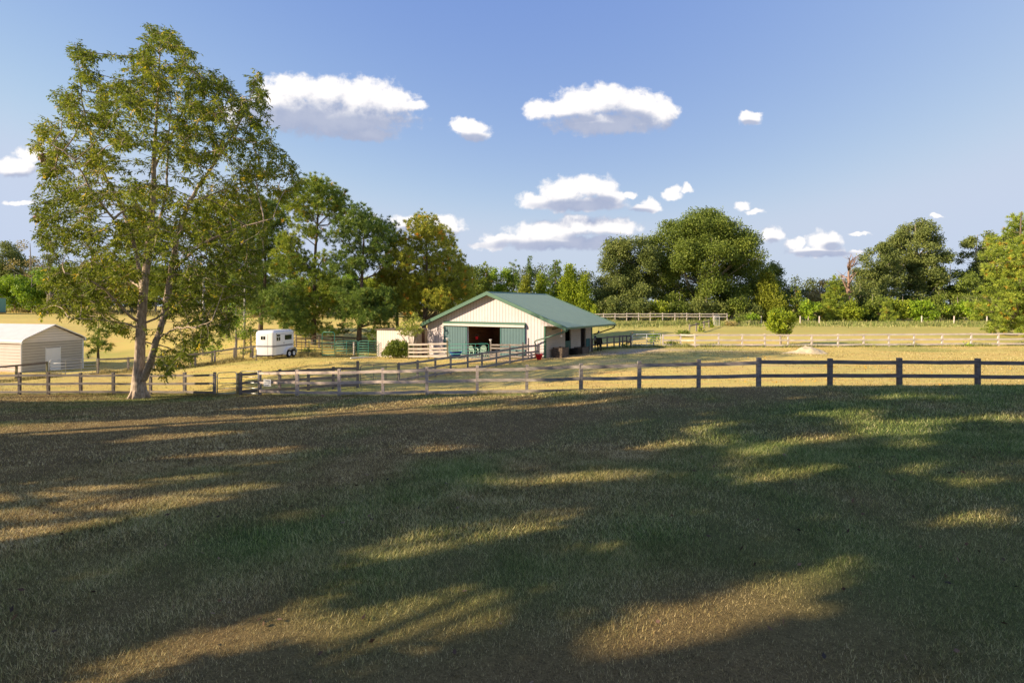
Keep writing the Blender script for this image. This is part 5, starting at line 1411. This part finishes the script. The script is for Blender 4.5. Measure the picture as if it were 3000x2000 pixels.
# ---- pines behind the trailer and the barn
def pine(label, tx, D, trunk, clumps, mat, seed, bark='bark_pine', size=.40, dens=42, tr=.28):
    rs = np.random.RandomState(seed)
    base = gpt(tx, D)
    T = [Vector((base.x, base.y, base.z - .3))]
    for px, py, dy in trunk: T.append(at(px, py, D + dy))
    n = len(T); rad = [tr * 1.2] + [tr * (1 - .85 * i / (n - 1)) for i in range(1, n)]
    C, R = [], []
    for q in clumps:
        px, py, r = q[:3]; rm = r / F * D
        dx = abs(px - tx) / F * D; mxd = max((abs(c[0] - tx) / F * D for c in clumps))
        dep = math.sqrt(max(1.0, (mxd + .6) ** 2 - dx ** 2))
        for k in range(3):
            yy = (k - 1) * dep * .55 + rs.randn() * dep * .18
            p = at(px + rs.randn() * r * .22, py + rs.randn() * r * .22, D)
            C.append((p.x, D + yy, p.z)); R.append(rm * (.92 + .30 * rs.rand()))
    return clump_tree('pine_tree', label, base, T, rad, C, R, mat, 'needle', size, dens, seed, bark, 'tree', 'tall pines behind the trailer and barn', .72, .42)
pine('tall straight pine with a round airy top behind the corral', 918, 58, [(920,960,0),(922,880,0),(921,800,0),(925,720,0),(930,660,0),(932,600,0),(935,550,0)],
     [(915,545,36),(952,548,34),(978,580,32),(1000,605,22),(890,580,32),(930,590,30),(962,615,34),(905,625,26),(870,620,20),(988,640,20),(895,665,26),(925,690,20),(865,600,20),(950,700,16),
      (862,725,34),(835,745,34),(880,762,34),(850,790,36),(905,800,30),(960,770,22),(985,745,18),(955,830,34),(900,860,36),(850,860,36),(930,900,36),(880,925,34),(965,880,34),(835,905,26),(1000,850,26),(915,960,26)], 'needle', 201)
pine('broad dark topped pine left of the small cream shed', 1051, 56, [(1053,960,0),(1058,880,0),(1060,820,0),(1063,760,0),(1066,700,0),(1070,650,0)],
     [(1078,640,32),(1045,645,30),(1110,655,32),(1015,672,26),(1135,680,28),(1085,680,34),(1050,690,30),(1000,700,20),(1120,715,30),(1148,705,16),(1030,735,26),(1095,745,30),(1015,765,32),(1060,780,26),(1135,770,22),(1000,790,22),
      (1010,850,34),(1040,880,34),(1090,870,34),(1130,860,30),(1055,915,38),(1095,920,36),(1010,920,26),(1130,930,32),(1150,895,28),(985,960,22),(1120,975,26)], 'needle_dark', 202)
pine('rusty tinged pine standing behind the small cream shed', 1240, 60, [(1243,940,0),(1247,860,0),(1250,800,0),(1250,740,0),(1250,680,0)],
     [(1248,658,32),(1222,672,28),(1280,678,32),(1200,708,32),(1245,705,34),(1300,715,34),(1180,745,28),(1325,755,32),(1270,755,36),(1225,765,34),(1345,790,30),(1300,800,36),(1170,790,24),(1200,815,34),(1250,820,36),(1355,830,28),(1320,845,36),
      (1185,860,32),(1235,870,36),(1280,880,36),(1350,870,30),(1375,850,20),(1160,885,26),(1200,910,28),(1310,905,26),(1225,930,18)], 'needle_rust', 203)
pine('rusty pine filling the gap between the dark topped pine and the shed pine', 1165, 64, [(1163,900,0),(1160,840,0),(1158,760,0)],
     [(1150,745,26),(1178,770,26),(1135,790,28),(1165,810,30),(1190,840,28),(1140,850,28),(1120,820,22)], 'needle_rust', 204, tr=.2)
pine('double trunked pine behind the white horse trailer', 762, 60, [(765,930,0),(775,860,0),(778,780,0),(775,700,0),(770,620,0)],
     [(770,590,30),(800,610,30),(740,620,30),(820,650,30),(780,660,34),(730,680,32),(700,650,26),(830,700,26),(790,720,34),(745,740,34),(710,740,28),(690,790,28),(770,790,34),(820,780,28),(735,830,34),(800,850,30),(700,860,30),(760,900,26)], 'needle_dark', 205)
pine('second pine left of the trailer showing through the pecan leaves', 668, 62, [(666,930,0),(662,830,0),(660,740,0),(662,640,0)],
     [(660,610,30),(690,640,30),(630,650,30),(655,690,34),(700,710,28),(610,710,28),(650,760,34),(690,790,28),(610,790,28),(645,840,34),(600,860,28),(680,880,26)], 'needle', 206, tr=.24)
pine('pale green pine top seen through the middle of the pecan', 425, 66, [(424,930,0),(424,800,0),(423,680,0)],
     [(424,560,18),(405,585,22),(445,590,24),(420,620,28),(395,650,26),(450,655,28),(420,690,32),(380,720,28),(465,730,30),(420,770,34),(370,800,28),(480,800,30),(430,850,34)], 'needle', 207, tr=.22)
pine('dark young pine leaning behind the trailer roof', 833, 54, [(833,930,0),(832,870,0),(830,830,0)],
     [(838,850,26),(812,870,24),(862,880,26),(845,915,30),(815,925,26),(875,925,24),(895,960,22),(850,955,20)], 'needle_dark', 208, tr=.16)
pine('big bright pine at the right edge of the paddock', 2992, 62, [(2990,930,0),(2990,850,0),(2988,760,0),(2990,680,0),(2992,620,0)],
     [(3016,630,19),(3036,650,23),(3006,665,21),(2991,695,23),(3031,700,28),(2971,725,25),(3011,740,32),(2941,748,21),(2981,770,30),(3036,780,32),(2921,765,14),(2956,800,27),(3001,820,32),(2931,835,19),(2971,850,30),(2916,865,18),(3031,860,32),
      (2946,885,27),(2991,900,32),(2906,900,18),(2926,925,25),(2971,940,30),(3021,950,32),(2946,965,23),(2991,980,25),(3031,900,27),(3086,750,36),(3086,850,36),(3076,940,36),(3066,690,27)], 'needle', 209)
tree('young_pine', 'young pine with a thin stem between garage and pecan', 287, 925, 1035, 52, 50, 'cone', 'needle', 14, 'needle', bark='bark_pine', size=.36, dens=18)
# ---- saplings and shrubs on the far fence line
for a in [('sapling', 'bright green leafy sapling right of the pecan trunk by the wire fence', 690, 868, 1012, 56, 49, 'round', 'leaf_bright', 22),
          ('sapling', 'yellow green sapling touching the left side of the trailer', 735, 930, 1020, 30, 49.5, 'round', 'leaf_yellow', 10),
          ('sapling', 'small bushy sapling in front of the light pole foot', 622, 985, 1050, 36, 46.6, 'round', 'leaf_bright', 10),
          ('shrub', 'dark shrub growing through the wire fence left of the trailer', 712, 1010, 1052, 26, 47.6, 'round', 'leaf_oak', 8),
          ('shrub', 'low olive shrub at the wire fence below the pecan fork', 560, 1000, 1072, 36, 45.4, 'round', 'leaf_pecan', 10),
          ('shrub', 'dusky shrub at the wire fence right behind the pecan trunk', 475, 1015, 1085, 36, 44, 'round', 'leaf_pecan', 10)]:
    tree(*a, cat='shrub' if a[0] == 'shrub' else 'sapling', size=.16, dens=150)
# ---- bush and crape myrtle by the barn
def bush():
    rs = np.random.RandomState(77); base = gpt(1166, 45.2); C, R = [], []
    for px, py, r in [(1140,1025,16),(1150,1010,14),(1165,1018,18),(1180,1012,16),(1195,1020,14),(1148,1035,16),(1170,1035,18),(1190,1036,16),(1160,1003,8),(1130,1036,12),(1202,1036,12)]:
        for k in (-1, 0, 1):
            p = at(px, py, 45.2); C.append((p.x, 45.2 + k * .55, p.z)); R.append(r / F * 45 * .95)
    C = np.array(C); R = np.array(R)
    root = empty('round_bush', base); tag(root, 'rounded dark green bush in front of the small cream shed', 'bush')
    P, A, B, K = foliage(C - np.array(tuple(base)), R, rs, 'cedar', .20, 900, .95)
    leafmesh('foliage', P, A, B, K, 'leaf_oak', root)
    mb = MB()
    for i in range(9): mb.tube([(rs.randn() * .2, rs.randn() * .1, 0), (rs.randn() * .8, rs.randn() * .3, .8)], [.025, .01], 5)
    mb.build('stems', M['bark_pale'], root)
bush()
def myrtle():
    rs = np.random.RandomState(78); D = 45.9; base = gpt(1206, D); C, R = [], []
    for px, py, r in [(1205,940,14),(1225,935,14),(1185,950,14),(1170,962,12),(1200,962,17),(1222,958,16),(1232,970,12),(1190,975,14),(1212,978,14),(1178,975,10),(1215,922,9)]:
        for k in (-1, 0, 1):
            p = at(px, py, D); C.append((p.x, D + k * .7, p.z)); R.append(r / F * D * .95)
    root = empty('crape_myrtle', base); tag(root, 'small multi stemmed crape myrtle casting shade on the barn wall', 'tree')
    b = np.array(tuple(base)); C = np.array(C) - b
    P, A, B, K = foliage(C, R, rs, 'leaf', .15, 330, .9)
    leafmesh('crown', P, A, B, K, 'leaf_yellow_olive', root)
    mb = MB()
    for i in range(9):
        e = Vector(C[rs.randint(len(C))]); s = Vector((rs.randn() * .12, rs.randn() * .1, 0))
        mb.tube([s, s.lerp(e, .45) + Vector((0, 0, .35)), e], [.038, .028, .012], 6)
    mb.build('stems', M['bark_pale'], root, smooth=True)
leafset('leaf_yellow_olive', (0.136, 0.169, 0.028), (0.269, 0.321, 0.051), (0.442, 0.479, 0.082), (0.577, 0.560, 0.091))
myrtle()

# ---- the far woods, tree by tree
G1 = 'trees beyond the left field'; G2 = 'trees behind the pines and barn'; G3 = 'trees along the right side woods'; G4 = 'bushes at the foot of the far woods'
far = [
 ('broadleaf_tree','dark green tree at the far left edge above the teal container',12,702,900,58,114,'round','leaf_oak_grey',22,G1),
 ('broadleaf_tree','sparse tan brown tree with bare pale limbs near the left edge',88,698,860,50,112,'sparse','leaf_brown',14,G1),
 ('broadleaf_tree','bright green bushy tree just right of the teal container',42,790,916,58,105,'round','leaf_bright',20,G1),
 ('broadleaf_tree','light green tree in front of the sparse tan tree',95,795,916,44,103,'round','leaf_bright',16,G1),
 ('broadleaf_tree','green tree directly behind the bare white trunk',145,772,914,50,108,'round','leaf_bright',18,G1),
 ('broadleaf_tree','olive tree left of the pecan crown at the field edge',208,765,914,52,106,'round','leaf_oak',18,G1),
 ('broadleaf_tree','brownish tree top behind the pecan lower left leaves',262,752,914,48,110,'round','leaf_brown',16,G1),
 ('broadleaf_tree','mid green tree behind the pecan above the garage',322,770,917,58,106,'round','leaf_oak',18,G1),
 ('broadleaf_tree','grey green tree directly behind the pecan trunk fork',388,750,918,58,109,'round','leaf_oak_grey',18,G1),
 ('broadleaf_tree','yellow green tree behind the pecan right stem',455,775,920,55,106,'round','leaf_yellow',18,G1),
 ('broadleaf_tree','dark tree behind the pecan left of the light pole',520,760,920,55,108,'round','leaf_oak',18,G1),
 ('broadleaf_tree','green tree behind the light pole',590,765,921,55,106,'round','leaf_oak',18,G1),
 ('broadleaf_tree','bright tree behind the second pine left of the trailer',660,775,922,55,107,'round','leaf_bright',18,G1),
 ('broadleaf_tree','olive tree behind the double trunked pine',735,785,924,55,106,'round','leaf_oak',18,G1),
 ('broadleaf_tree','dark tree far behind the trailer roof',805,780,924,52,108,'round','leaf_oak_grey',18,G2),
 ('broadleaf_tree','bright tree low behind the tall straight pine',880,800,925,52,106,'round','leaf_bright',18,G2),
 ('broadleaf_tree','yellow green tree between the tall straight pine and the dark topped pine',962,792,926,50,106,'round','leaf_yellow',20,G2),
 ('broadleaf_tree','bright green tree behind the dark topped pine',1030,785,926,50,108,'round','leaf_bright',20,G2),
 ('broadleaf_tree','yellowish tree right of the dark topped pine trunk',1098,795,926,46,106,'round','leaf_yellow',18,G2),
 ('broadleaf_tree','green tree behind the small cream shed roof',1155,800,927,44,105,'round','leaf_oak',18,G2),
 ('broadleaf_tree','green tree right behind the shed pine trunk',1215,805,928,46,106,'round','leaf_bright',18,G2),
 ('broadleaf_tree','olive tree left above the barn gable slope',1300,800,930,46,106,'round','leaf_oak',18,G2),
 ('broadleaf_tree','rounded green tree behind the left barn roof slope',1385,768,930,46,104,'round','leaf_oak',20,G2),
 ('young_pine','pointed dark pine above the barn peak left side',1423,762,930,36,103,'cone','needle',16,G2),
 ('broadleaf_tree','green tree directly above the barn ridge peak',1470,768,930,44,106,'round','leaf_bright',18,G2),
 ('young_pine','dark pine above the barn ridge next to the spindly top',1506,756,930,36,104,'cone','needle_dark',16,G2),
 ('spindly_tree','thin spindly treetop sticking up above the barn ridge',1552,746,860,17,106,'cone','needle_dark',12,G2),
 ('cedar_tree','golden cedar behind the barn ridge far end',1540,800,930,34,99,'cone','cedar_gold',16,G2),
 ('cedar_tree','olive cedar right of the golden cedar behind the barn roof',1585,790,930,36,101,'cone','cedar',18,G2),
 ('young_pine','tall pine peak behind the right end of the barn ridge',1626,752,930,46,105,'cone','needle_dark',20,G2),
 ('cedar_tree','broad green cedar behind the right barn roof slope',1668,768,932,48,101,'cone','cedar',24,G2),
 ('cedar_tree','yellow green cedar behind the lower right barn roof slope',1712,795,935,36,99,'cone','cedar',18,G2),
 ('cedar_tree','tiny bright cedar at the left end of the far rail fence',1742,892,930,13,94,'cone','cedar',10,G2),
 ('broadleaf_tree','grey green tree left of the great oak, low crown',1762,800,938,46,103,'round','leaf_oak_grey',18,G3),
 ('broadleaf_tree','tall grey green tree touching the left side of the great oak',1842,670,935,86,103,'round','leaf_oak_grey',44,G3),
 ('great_oak','great round oak crown rising highest of the right side woods',2052,604,925,182,106,'dome','leaf_oak',120,G3),
 ('broadleaf_tree','dark tree at the right flank of the great oak',2225,735,940,58,108,'round','leaf_oak',26,G3),
 ('cedar_tree','golden green cedar at the right foot of the great oak',2248,786,948,54,98,'cone','cedar_gold',30,G3),
 ('young_pine','small bright pine right of the golden green cedar',2330,830,948,32,97,'cone','needle',16,G3),
 ('broadleaf_tree','brownish thin tree left of the dense young pine',2402,808,945,34,102,'round','leaf_brown',14,G3),
 ('young_pine','dense young pine left of the dead tree snag',2444,804,950,44,96,'cone','needle',26,G3),
 ('broadleaf_tree','olive tree right behind the dead tree snag',2522,822,948,44,101,'round','leaf_oak_grey',18,G3),
 ('broadleaf_tree','grey green tree forming the left shoulder of the tall right tree',2572,702,940,58,104,'round','leaf_oak_grey',36,G3),
 ('broadleaf_tree','tall grey green tree in the middle of the right woods',2684,634,930,74,107,'round','leaf_oak_grey',56,G3),
 ('broadleaf_tree','rounded tree right of the tall grey green tree',2788,762,942,58,104,'round','leaf_oak',26,G3),
 ('broadleaf_tree','tall tree left of the big bright edge pine',2872,668,940,50,108,'round','leaf_oak_grey',34,G3),
 ('broadleaf_tree','tree top directly behind the big bright edge pine',2945,655,940,58,110,'round','leaf_oak_grey',30,G3),
 ('broadleaf_tree','dark tree beyond the right edge behind the edge pine',3040,690,940,60,106,'round','leaf_oak',24,G3),
 ('bush','grey green bush low at the left end of the far fence',1795,862,940,46,98,'round','leaf_oak_grey',14,G4),
 ('bush','olive bush under the left part of the great oak',1872,856,940,48,98,'round','leaf_oak_grey',16,G4),
 ('bush','yellow green bush glowing under the great oak left limb',1925,868,940,30,96,'round','leaf_yellow',12,G4),
 ('bush','dark green bush under the middle of the great oak',1992,850,942,52,99,'round','leaf_oak',16,G4),
 ('bush','grey green bush right of centre under the great oak',2070,862,942,50,97,'round','leaf_oak_grey',16,G4),
 ('bush','dark bush under the right part of the great oak',2145,856,943,48,98,'round','leaf_oak',16,G4),
 ('bush','green bush behind the golden green cedar foot',2195,880,945,36,96,'round','leaf_oak_grey',12,G4),
 ('bush','bright bush between round cedar bush and small bright pine',2368,868,948,28,94,'round','leaf_bright',12,G4),
 ('bush','yellow green bush right of the dense young pine',2502,872,950,36,94,'round','leaf_yellow',14,G4),
 ('bush','olive bush below the left shoulder tree',2556,856,950,42,96,'round','leaf_oak',14,G4),
 ('young_pine','little pine standing in the bushes below the left shoulder tree',2598,872,950,26,93,'cone','needle',12,G4),
 ('bush','bright yellow bush below the tall grey green tree',2645,862,950,40,96,'round','leaf_yellow',16,G4),
 ('bush','bright green bush behind the tree line wood post',2700,870,950,36,93,'round','leaf_bright',14,G4),
 ('bush','olive bush right of the tree line wood post',2748,850,950,44,97,'round','leaf_oak',16,G4),
 ('bush','green bush between the two right hand tree line posts',2808,862,950,42,95,'round','leaf_bright',14,G4),
 ('bush','grey green bush left of the edge pine foot',2862,855,952,40,96,'round','leaf_oak_grey',14,G4),
 ('bush','pale olive bush behind the edge pine foot',2925,860,955,46,94,'round','leaf_oak_grey',14,G4),
]
for nm, lb, px, top, bot, hw, D, shp, mt, n, g in far:
    hw = hw * {'great_oak': 1.06, 'spindly_tree': 1.0, 'bush': 1.3, 'young_pine': 1.6, 'cedar_tree': 1.6}.get(nm, 1.28); n = int(n * {'great_oak': .95}.get(nm, 1.2))
    kind = 'needle' if mt.startswith('needle') else ('cedar' if mt.startswith('cedar') else 'leaf')
    sparse = .3 if shp == 'sparse' else (1.0 if nm == 'great_oak' else 1.0)
    sz = {'leaf': .34, 'cedar': .46, 'needle': .52}[kind]
    dn = {'leaf': 130, 'cedar': 85, 'needle': 8.5}[kind] * sparse
    tree(nm, lb, px, top, bot, hw, D, shp, mt, n, kind, dn, sz, group=g, cat='bush' if nm == 'bush' else 'tree', bark='bark_pine' if kind == 'needle' else 'bark_pale', trunk_r=.45 if nm == 'great_oak' else None)

near_shrubs = [
 ('cedar_bush','round bright cedar bush on a thin stem behind the pale fence',2287,902,990,43,52,'round','cedar',46,'cedar',.30,300),
 ('young_cedar','small bright cedar at the left in the brush corner',2053,938,982,14,68,'cone','cedar',12,'cedar',.26,220),
 ('young_cedar','small bright cedar right beside the small far gate',2083,930,966,14,76,'cone','cedar',12,'cedar',.28,200),
 ('brush','low green brush left of the two small cedars',2008,962,992,34,62,'round','leaf_oak',12,'leaf',.20,150),
 ('brush','brown tinged brush right of the small far gate',2135,935,962,28,80,'round','leaf_brown',10,'leaf',.24,130),
 ('brush','dark brush climbing toward the far fence end',2165,918,952,28,83,'round','leaf_oak',10,'leaf',.24,130),
 ('brush','bright brush at the right end of the far rail fence',2200,912,946,28,86,'round','leaf_bright',10,'leaf',.26,130),
 ('shrub','green shrub behind the white farm gate',1915,958,1018,24,51.5,'round','leaf_bright',12,'leaf',.16,150),
 ('shrub','low green shrub at the left end of the pale fence',1965,992,1020,30,50.9,'round','leaf_oak',10,'leaf',.16,150),
 ('shrub','weedy shrub at the foot of the pale fence near the brush',2100,1002,1022,20,50.3,'round','leaf_oak',8,'leaf',.15,150),
 ('shrub','reddish dead shrub between the dark fence and the white gate',1848,968,1020,24,51.2,'sparse','dead_leaf',12,'leaf',.14,70),
 ('shrub','dark shrub in the shade at the end of the dark fence',1825,1000,1026,22,50.2,'round','leaf_oak',8,'leaf',.15,150),
 ('shrub','dark shrub under the left part of the white farm gate',1872,1002,1024,24,50.9,'round','leaf_oak',8,'leaf',.15,150),
 ('shrub','grassy shrub hanging over the pale fence right side',2832,1000,1020,26,49.8,'round','leaf_bright',8,'leaf',.15,120),
 ('shrub','dark shrub low behind the corral panels near the trailer',900,1010,1050,34,54,'round','leaf_oak',10,'leaf',.18,150),
]
for nm, lb, px, top, bot, hw, D, shp, mt, n, kind, sz, dn in near_shrubs:
    tree(nm, lb, px, top, bot, hw, D, shp, mt, n, kind, dn, sz, cat='shrub', frac=.9 if shp == 'sparse' else .5)

# bare white trunk at left and the dead snag at right
def bare(name, label, px, D, path, rad, seed, nb, bl, bark='bark_pale', cat='tree'):
    rs = np.random.RandomState(seed); base = gpt(px, D); root = empty(name, base); tag(root, label, cat)
    T = [Vector((0, 0, -.3))] + [at(a, b, D) - base for a, b in path]; mb = MB(); mb.tube(T, [rad * (1 - .8 * i / (len(T) - 1)) for i in range(len(T))], 8)
    mb.build('trunk', M[bark], root, smooth=True)
    lm = MB()
    for i in range(nb):
        k = rs.randint(2, len(T)); a = T[k - 1].lerp(T[k], rs.rand()); d = Vector((rs.randn(), rs.randn(), .5 + rs.rand() * .6)).normalized()
        l = bl * (.4 + rs.rand()); m = a + d * l * .5 + Vector((0, 0, .1)); e = m + (d + Vector(rs.randn(3) * .35)).normalized() * l * .5
        lm.tube([a, m, e], [rad * .32, rad * .2, rad * .06], 5)
        for _ in range(3): lm.tube([m, m + Vector(unit(rs.randn(3))) * l * .45], [rad * .12, rad * .03], 4)
    lm.build('limbs', M[bark], root, smooth=True)
    return root
bare('bare_tree', 'slim tree with a bare white trunk at the left field edge', 147, 99, [(147,880),(145,830),(144,790),(142,760)], .18, 5, 12, 2.0)
tree('broadleaf_tree', 'small brownish green crown on top of the bare white trunk', 142, 712, 800, 28, 99.5, 'round', 'leaf_oak_grey', 12, 'leaf', 80, .3, group=G1)
M['snag'] = simple('dead_bark', (0.34, 0.23, 0.17), .9, scale=2, c2=(0.24, 0.15, 0.12))
bare('dead_snag', 'reddish dead tree snag with broken limbs above the right woods', 2487, 98, [(2488,900),(2487,850),(2486,800),(2487,772)], .42, 6, 22, 3.0, 'snag')

# ---- shade trees standing left of and behind the viewer; they throw the long shadows over the yard
shade = [(-30,-3,18,5.8),(-22,-6,16,5.4),(-17,-2,14,5.0),(-10,-1.5,11,4.2),(-39,4,19,6),(-27,4,24,6.2),(-38,14,19,6),(-18,4.4,17,4.6),(-23.5,10,21,5.4),(-46,22,17,5.6),(-13,-11,17,5),(-28,13.5,15,4.6),(-6,-6,10,3.8),(-34,-10,20,6.4),(-46,-2,20,6.4),(-24,-16,20,6.4),(-49,9,20,6.4)]

def far_woods():
    rs = np.random.RandomState(31); C, R = [], []
    prof = [(-260,735),(0,752),(120,757),(260,765),(420,772),(600,785),(800,800),(1000,806),(1180,790),(1300,778),(1400,770),(1520,768),(1700,778),(1800,800),(1960,760),(2150,770),(2260,790),(2340,812),(2450,808),(2560,790),(2700,780),(2860,790),(3000,760),(3300,760)]
    for k in range(700):
        px = -260 + 3560 * rs.rand(); D = 114 + 14 * rs.rand(); top = np.interp(px, *zip(*prof)) - 12 + rs.rand() * 22 + (rs.rand() > .8) * -14
        base = gpt(px, D); zt = at(px, top, D).z; r = 1.5 + 1.3 * rs.rand(); t = 1 - rs.rand() ** 1.6
        C.append((base.x, D, base.z + (zt - r - base.z) * t)); R.append(r)
    C = np.array(C); R = np.array(R); P, A, B, K = foliage(C, R, rs, 'leaf', .42, 42, .85)
    tag(leafmesh('far_woods', P, A, B, K, 'leaf_woods'), 'distant mass of woods closing the view behind the single trees', 'woods', kind='stuff')
far_woods()
LIT = [((0,1262),(330,1248),16),((330,1240),(797,1222),9),((504,1278),(689,1267),6),((0,1455),(330,1420),22),((330,1415),(650,1387),12),((0,1512),(574,1457),20),((115,1568),(400,1515),9),((0,1572),(110,1553),10),
       ((536,1476),(778,1419),7),((561,1336),(905,1310),6),((1020,1202),(1500,1157),8),((790,1192),(900,1188),5),((1250,1199),(1400,1195),5),((1097,1623),(1500,1546),20),((842,1521),(944,1502),7),((408,1990),(957,1757),34),
       ((1046,1878),(1339,1776),28),((1116,1960),(1307,1903),16),((1500,1160),(1710,1145),6),((1672,1183),(1768,1175),6),((1966,1304),(2087,1279),10),((1985,1253),(2112,1243),6),((2367,1218),(2584,1208),6),((2495,1241),(2571,1243),8),
       ((2654,1275),(2756,1259),9),((2712,1234),(3000,1221),7),((2278,1304),(2393,1285),8),((2157,1339),(2214,1326),7),((1730,1403),(1844,1387),9),((1500,1425),(1672,1400),7),((1500,1565),(1583,1540),12),((1742,1610),(1812,1597),14),
       ((2858,1521),(2973,1521),18),((2603,1167),(2731,1160),5),((1690,1990),(1950,1865),50),((1850,1890),(2138,1789),44),((2138,1776),(2290,1757),14),((2329,1712),(2495,1693),14),((1500,1814),(1647,1731),22),((0,1164),(400,1164),6),
       ((2800,1420),(2960,1400),9),((2300,1400),(2420,1385),7),((1250,1320),(1340,1310),6)]
def img_ground(px, py):
    k = (py - HY) / F; lo, hi = 1.0, 60.0
    D = np.linspace(1.5, 60, 600); X = (px - CX) / F * D
    f = (CZ - k * D) - h(X, D); i = np.where(f <= 0)[0]
    d = D[i[0]] if len(i) else 60.0
    return np.array([(px - CX) / F * d, d])
def shade_trees():
    """A grove left of and behind the viewer. Its leaf clumps are thickest where the yard lies in shade and leave gaps toward the sunlit streaks."""
    rs = np.random.RandomState(9)
    L3 = np.array(tuple(ldir)); hd = np.array([math.cos(SUN_AZ), math.sin(SUN_AZ)]); pd = np.array([-hd[1], hd[0]])
    segs = []
    for a, b, w in LIT:
        A, B = img_ground(*a), img_ground(*b); m = ((a[0] + b[0]) / 2, (a[1] + b[1]) / 2)
        g0, g1 = img_ground(m[0], m[1] - w), img_ground(m[0], m[1] + w)
        segs.append((A, B, max(.05, min(1.1, 1.0 * abs(g0[1] - g1[1]) / 2 * hd[0]))))
    SP = 1 / math.tan(SUN_EL)
    clumps = [[] for _ in shade]
    miss = tot = 0; MISS = []
    for lev, (d0, d1, r) in enumerate(((0, 7, .27), (7, 13, .42), (13, 40, .75))):
        us = np.arange(-45, 40, r * 1.7); vs = np.arange(-12, 45, r * .8)
        for u in us:
            for v in vs:
                q = hd * (u + rs.uniform(-1, 1) * r) + pd * (v + rs.uniform(-.4, .4) * r)
                x, y = q
                if not (d0 <= y < d1) or y < 1.5 or abs(x) > y * 1.12 + 1.5: continue
                px = CX + F * x / y
                lim = fence_y(x) + np.interp(px, [0, 420, 560, 750, 2100, 2400, 2700, 3200], [-3.6, -3.6, -.6, .4, .9, .5, 2.6, 3.2])
                if y > lim: continue
                if rs.rand() < .07: continue
                lit = False
                for A, B, w in segs:
                    ab = B - A; t = np.clip(np.dot(q - A, ab) / (np.dot(ab, ab) + 1e-9), 0, 1); d = q - (A + ab * t)
                    if abs(np.dot(d, pd)) < w + r * .5 and abs(np.dot(d, hd)) < w + r: lit = True; break
                if lit: continue
                tot += 1
                P0 = np.array([x, y, hz(x, y)]); hits = []
                for i, (tx, ty, H, tr) in enumerate(shade):
                    c = np.array([tx, ty, hz(tx, ty) + H * .57]); rad = np.array([tr, tr, H * .41])
                    o = (P0 - c) / rad; dd = -L3 / rad
                    aa = dd @ dd; bb = o @ dd; c2 = o @ o - 1; disc = bb * bb - aa * c2
                    if disc > 0:
                        t0, t1 = (-bb - math.sqrt(disc)) / aa, (-bb + math.sqrt(disc)) / aa
                        if t1 > 3: hits.append((i, max(t0, 3), t1))
                if not hits:
                    miss += 1; MISS.append((round(float(x), 1), round(float(y), 1))); continue
                for _ in range(1):
                    i, t0, t1 = hits[rs.randint(len(hits))] if lev else min(hits, key=lambda q: q[1]); t = rs.uniform(t0, t1)
                    clumps[i].append((*(P0 - L3 * t), r))  # clump placed up the sun's ray so that its shadow lands here
    for i, (x, y, H, r) in enumerate(shade):
        z = hz(x, y)
        if len(clumps[i]) < 6:
            clumps[i] += [(x, y, z + H * .6, 1.0)] * 6
        A = np.array(clumps[i])
        T = [Vector((x, y, z - .2)), Vector((x + .1, y, z + H * .3)), Vector((x, y + .1, z + H * .6)), Vector((x, y, z + H * .85))]
        clump_tree('shade_tree', 'shade tree out of frame, %d m left and %d m %s the viewer' % (-x, abs(y), 'ahead of' if y > 0 else 'behind'), (x, y, z), T, [.30, .22, .12, .05], A[:, :3], A[:, 3], 'leaf_oak', 'leaf', .38, 230, 500 + i, 'bark_pale', 'tree', 'shade trees around the house yard', 1.0, .06, ref=.75)
shade_trees()
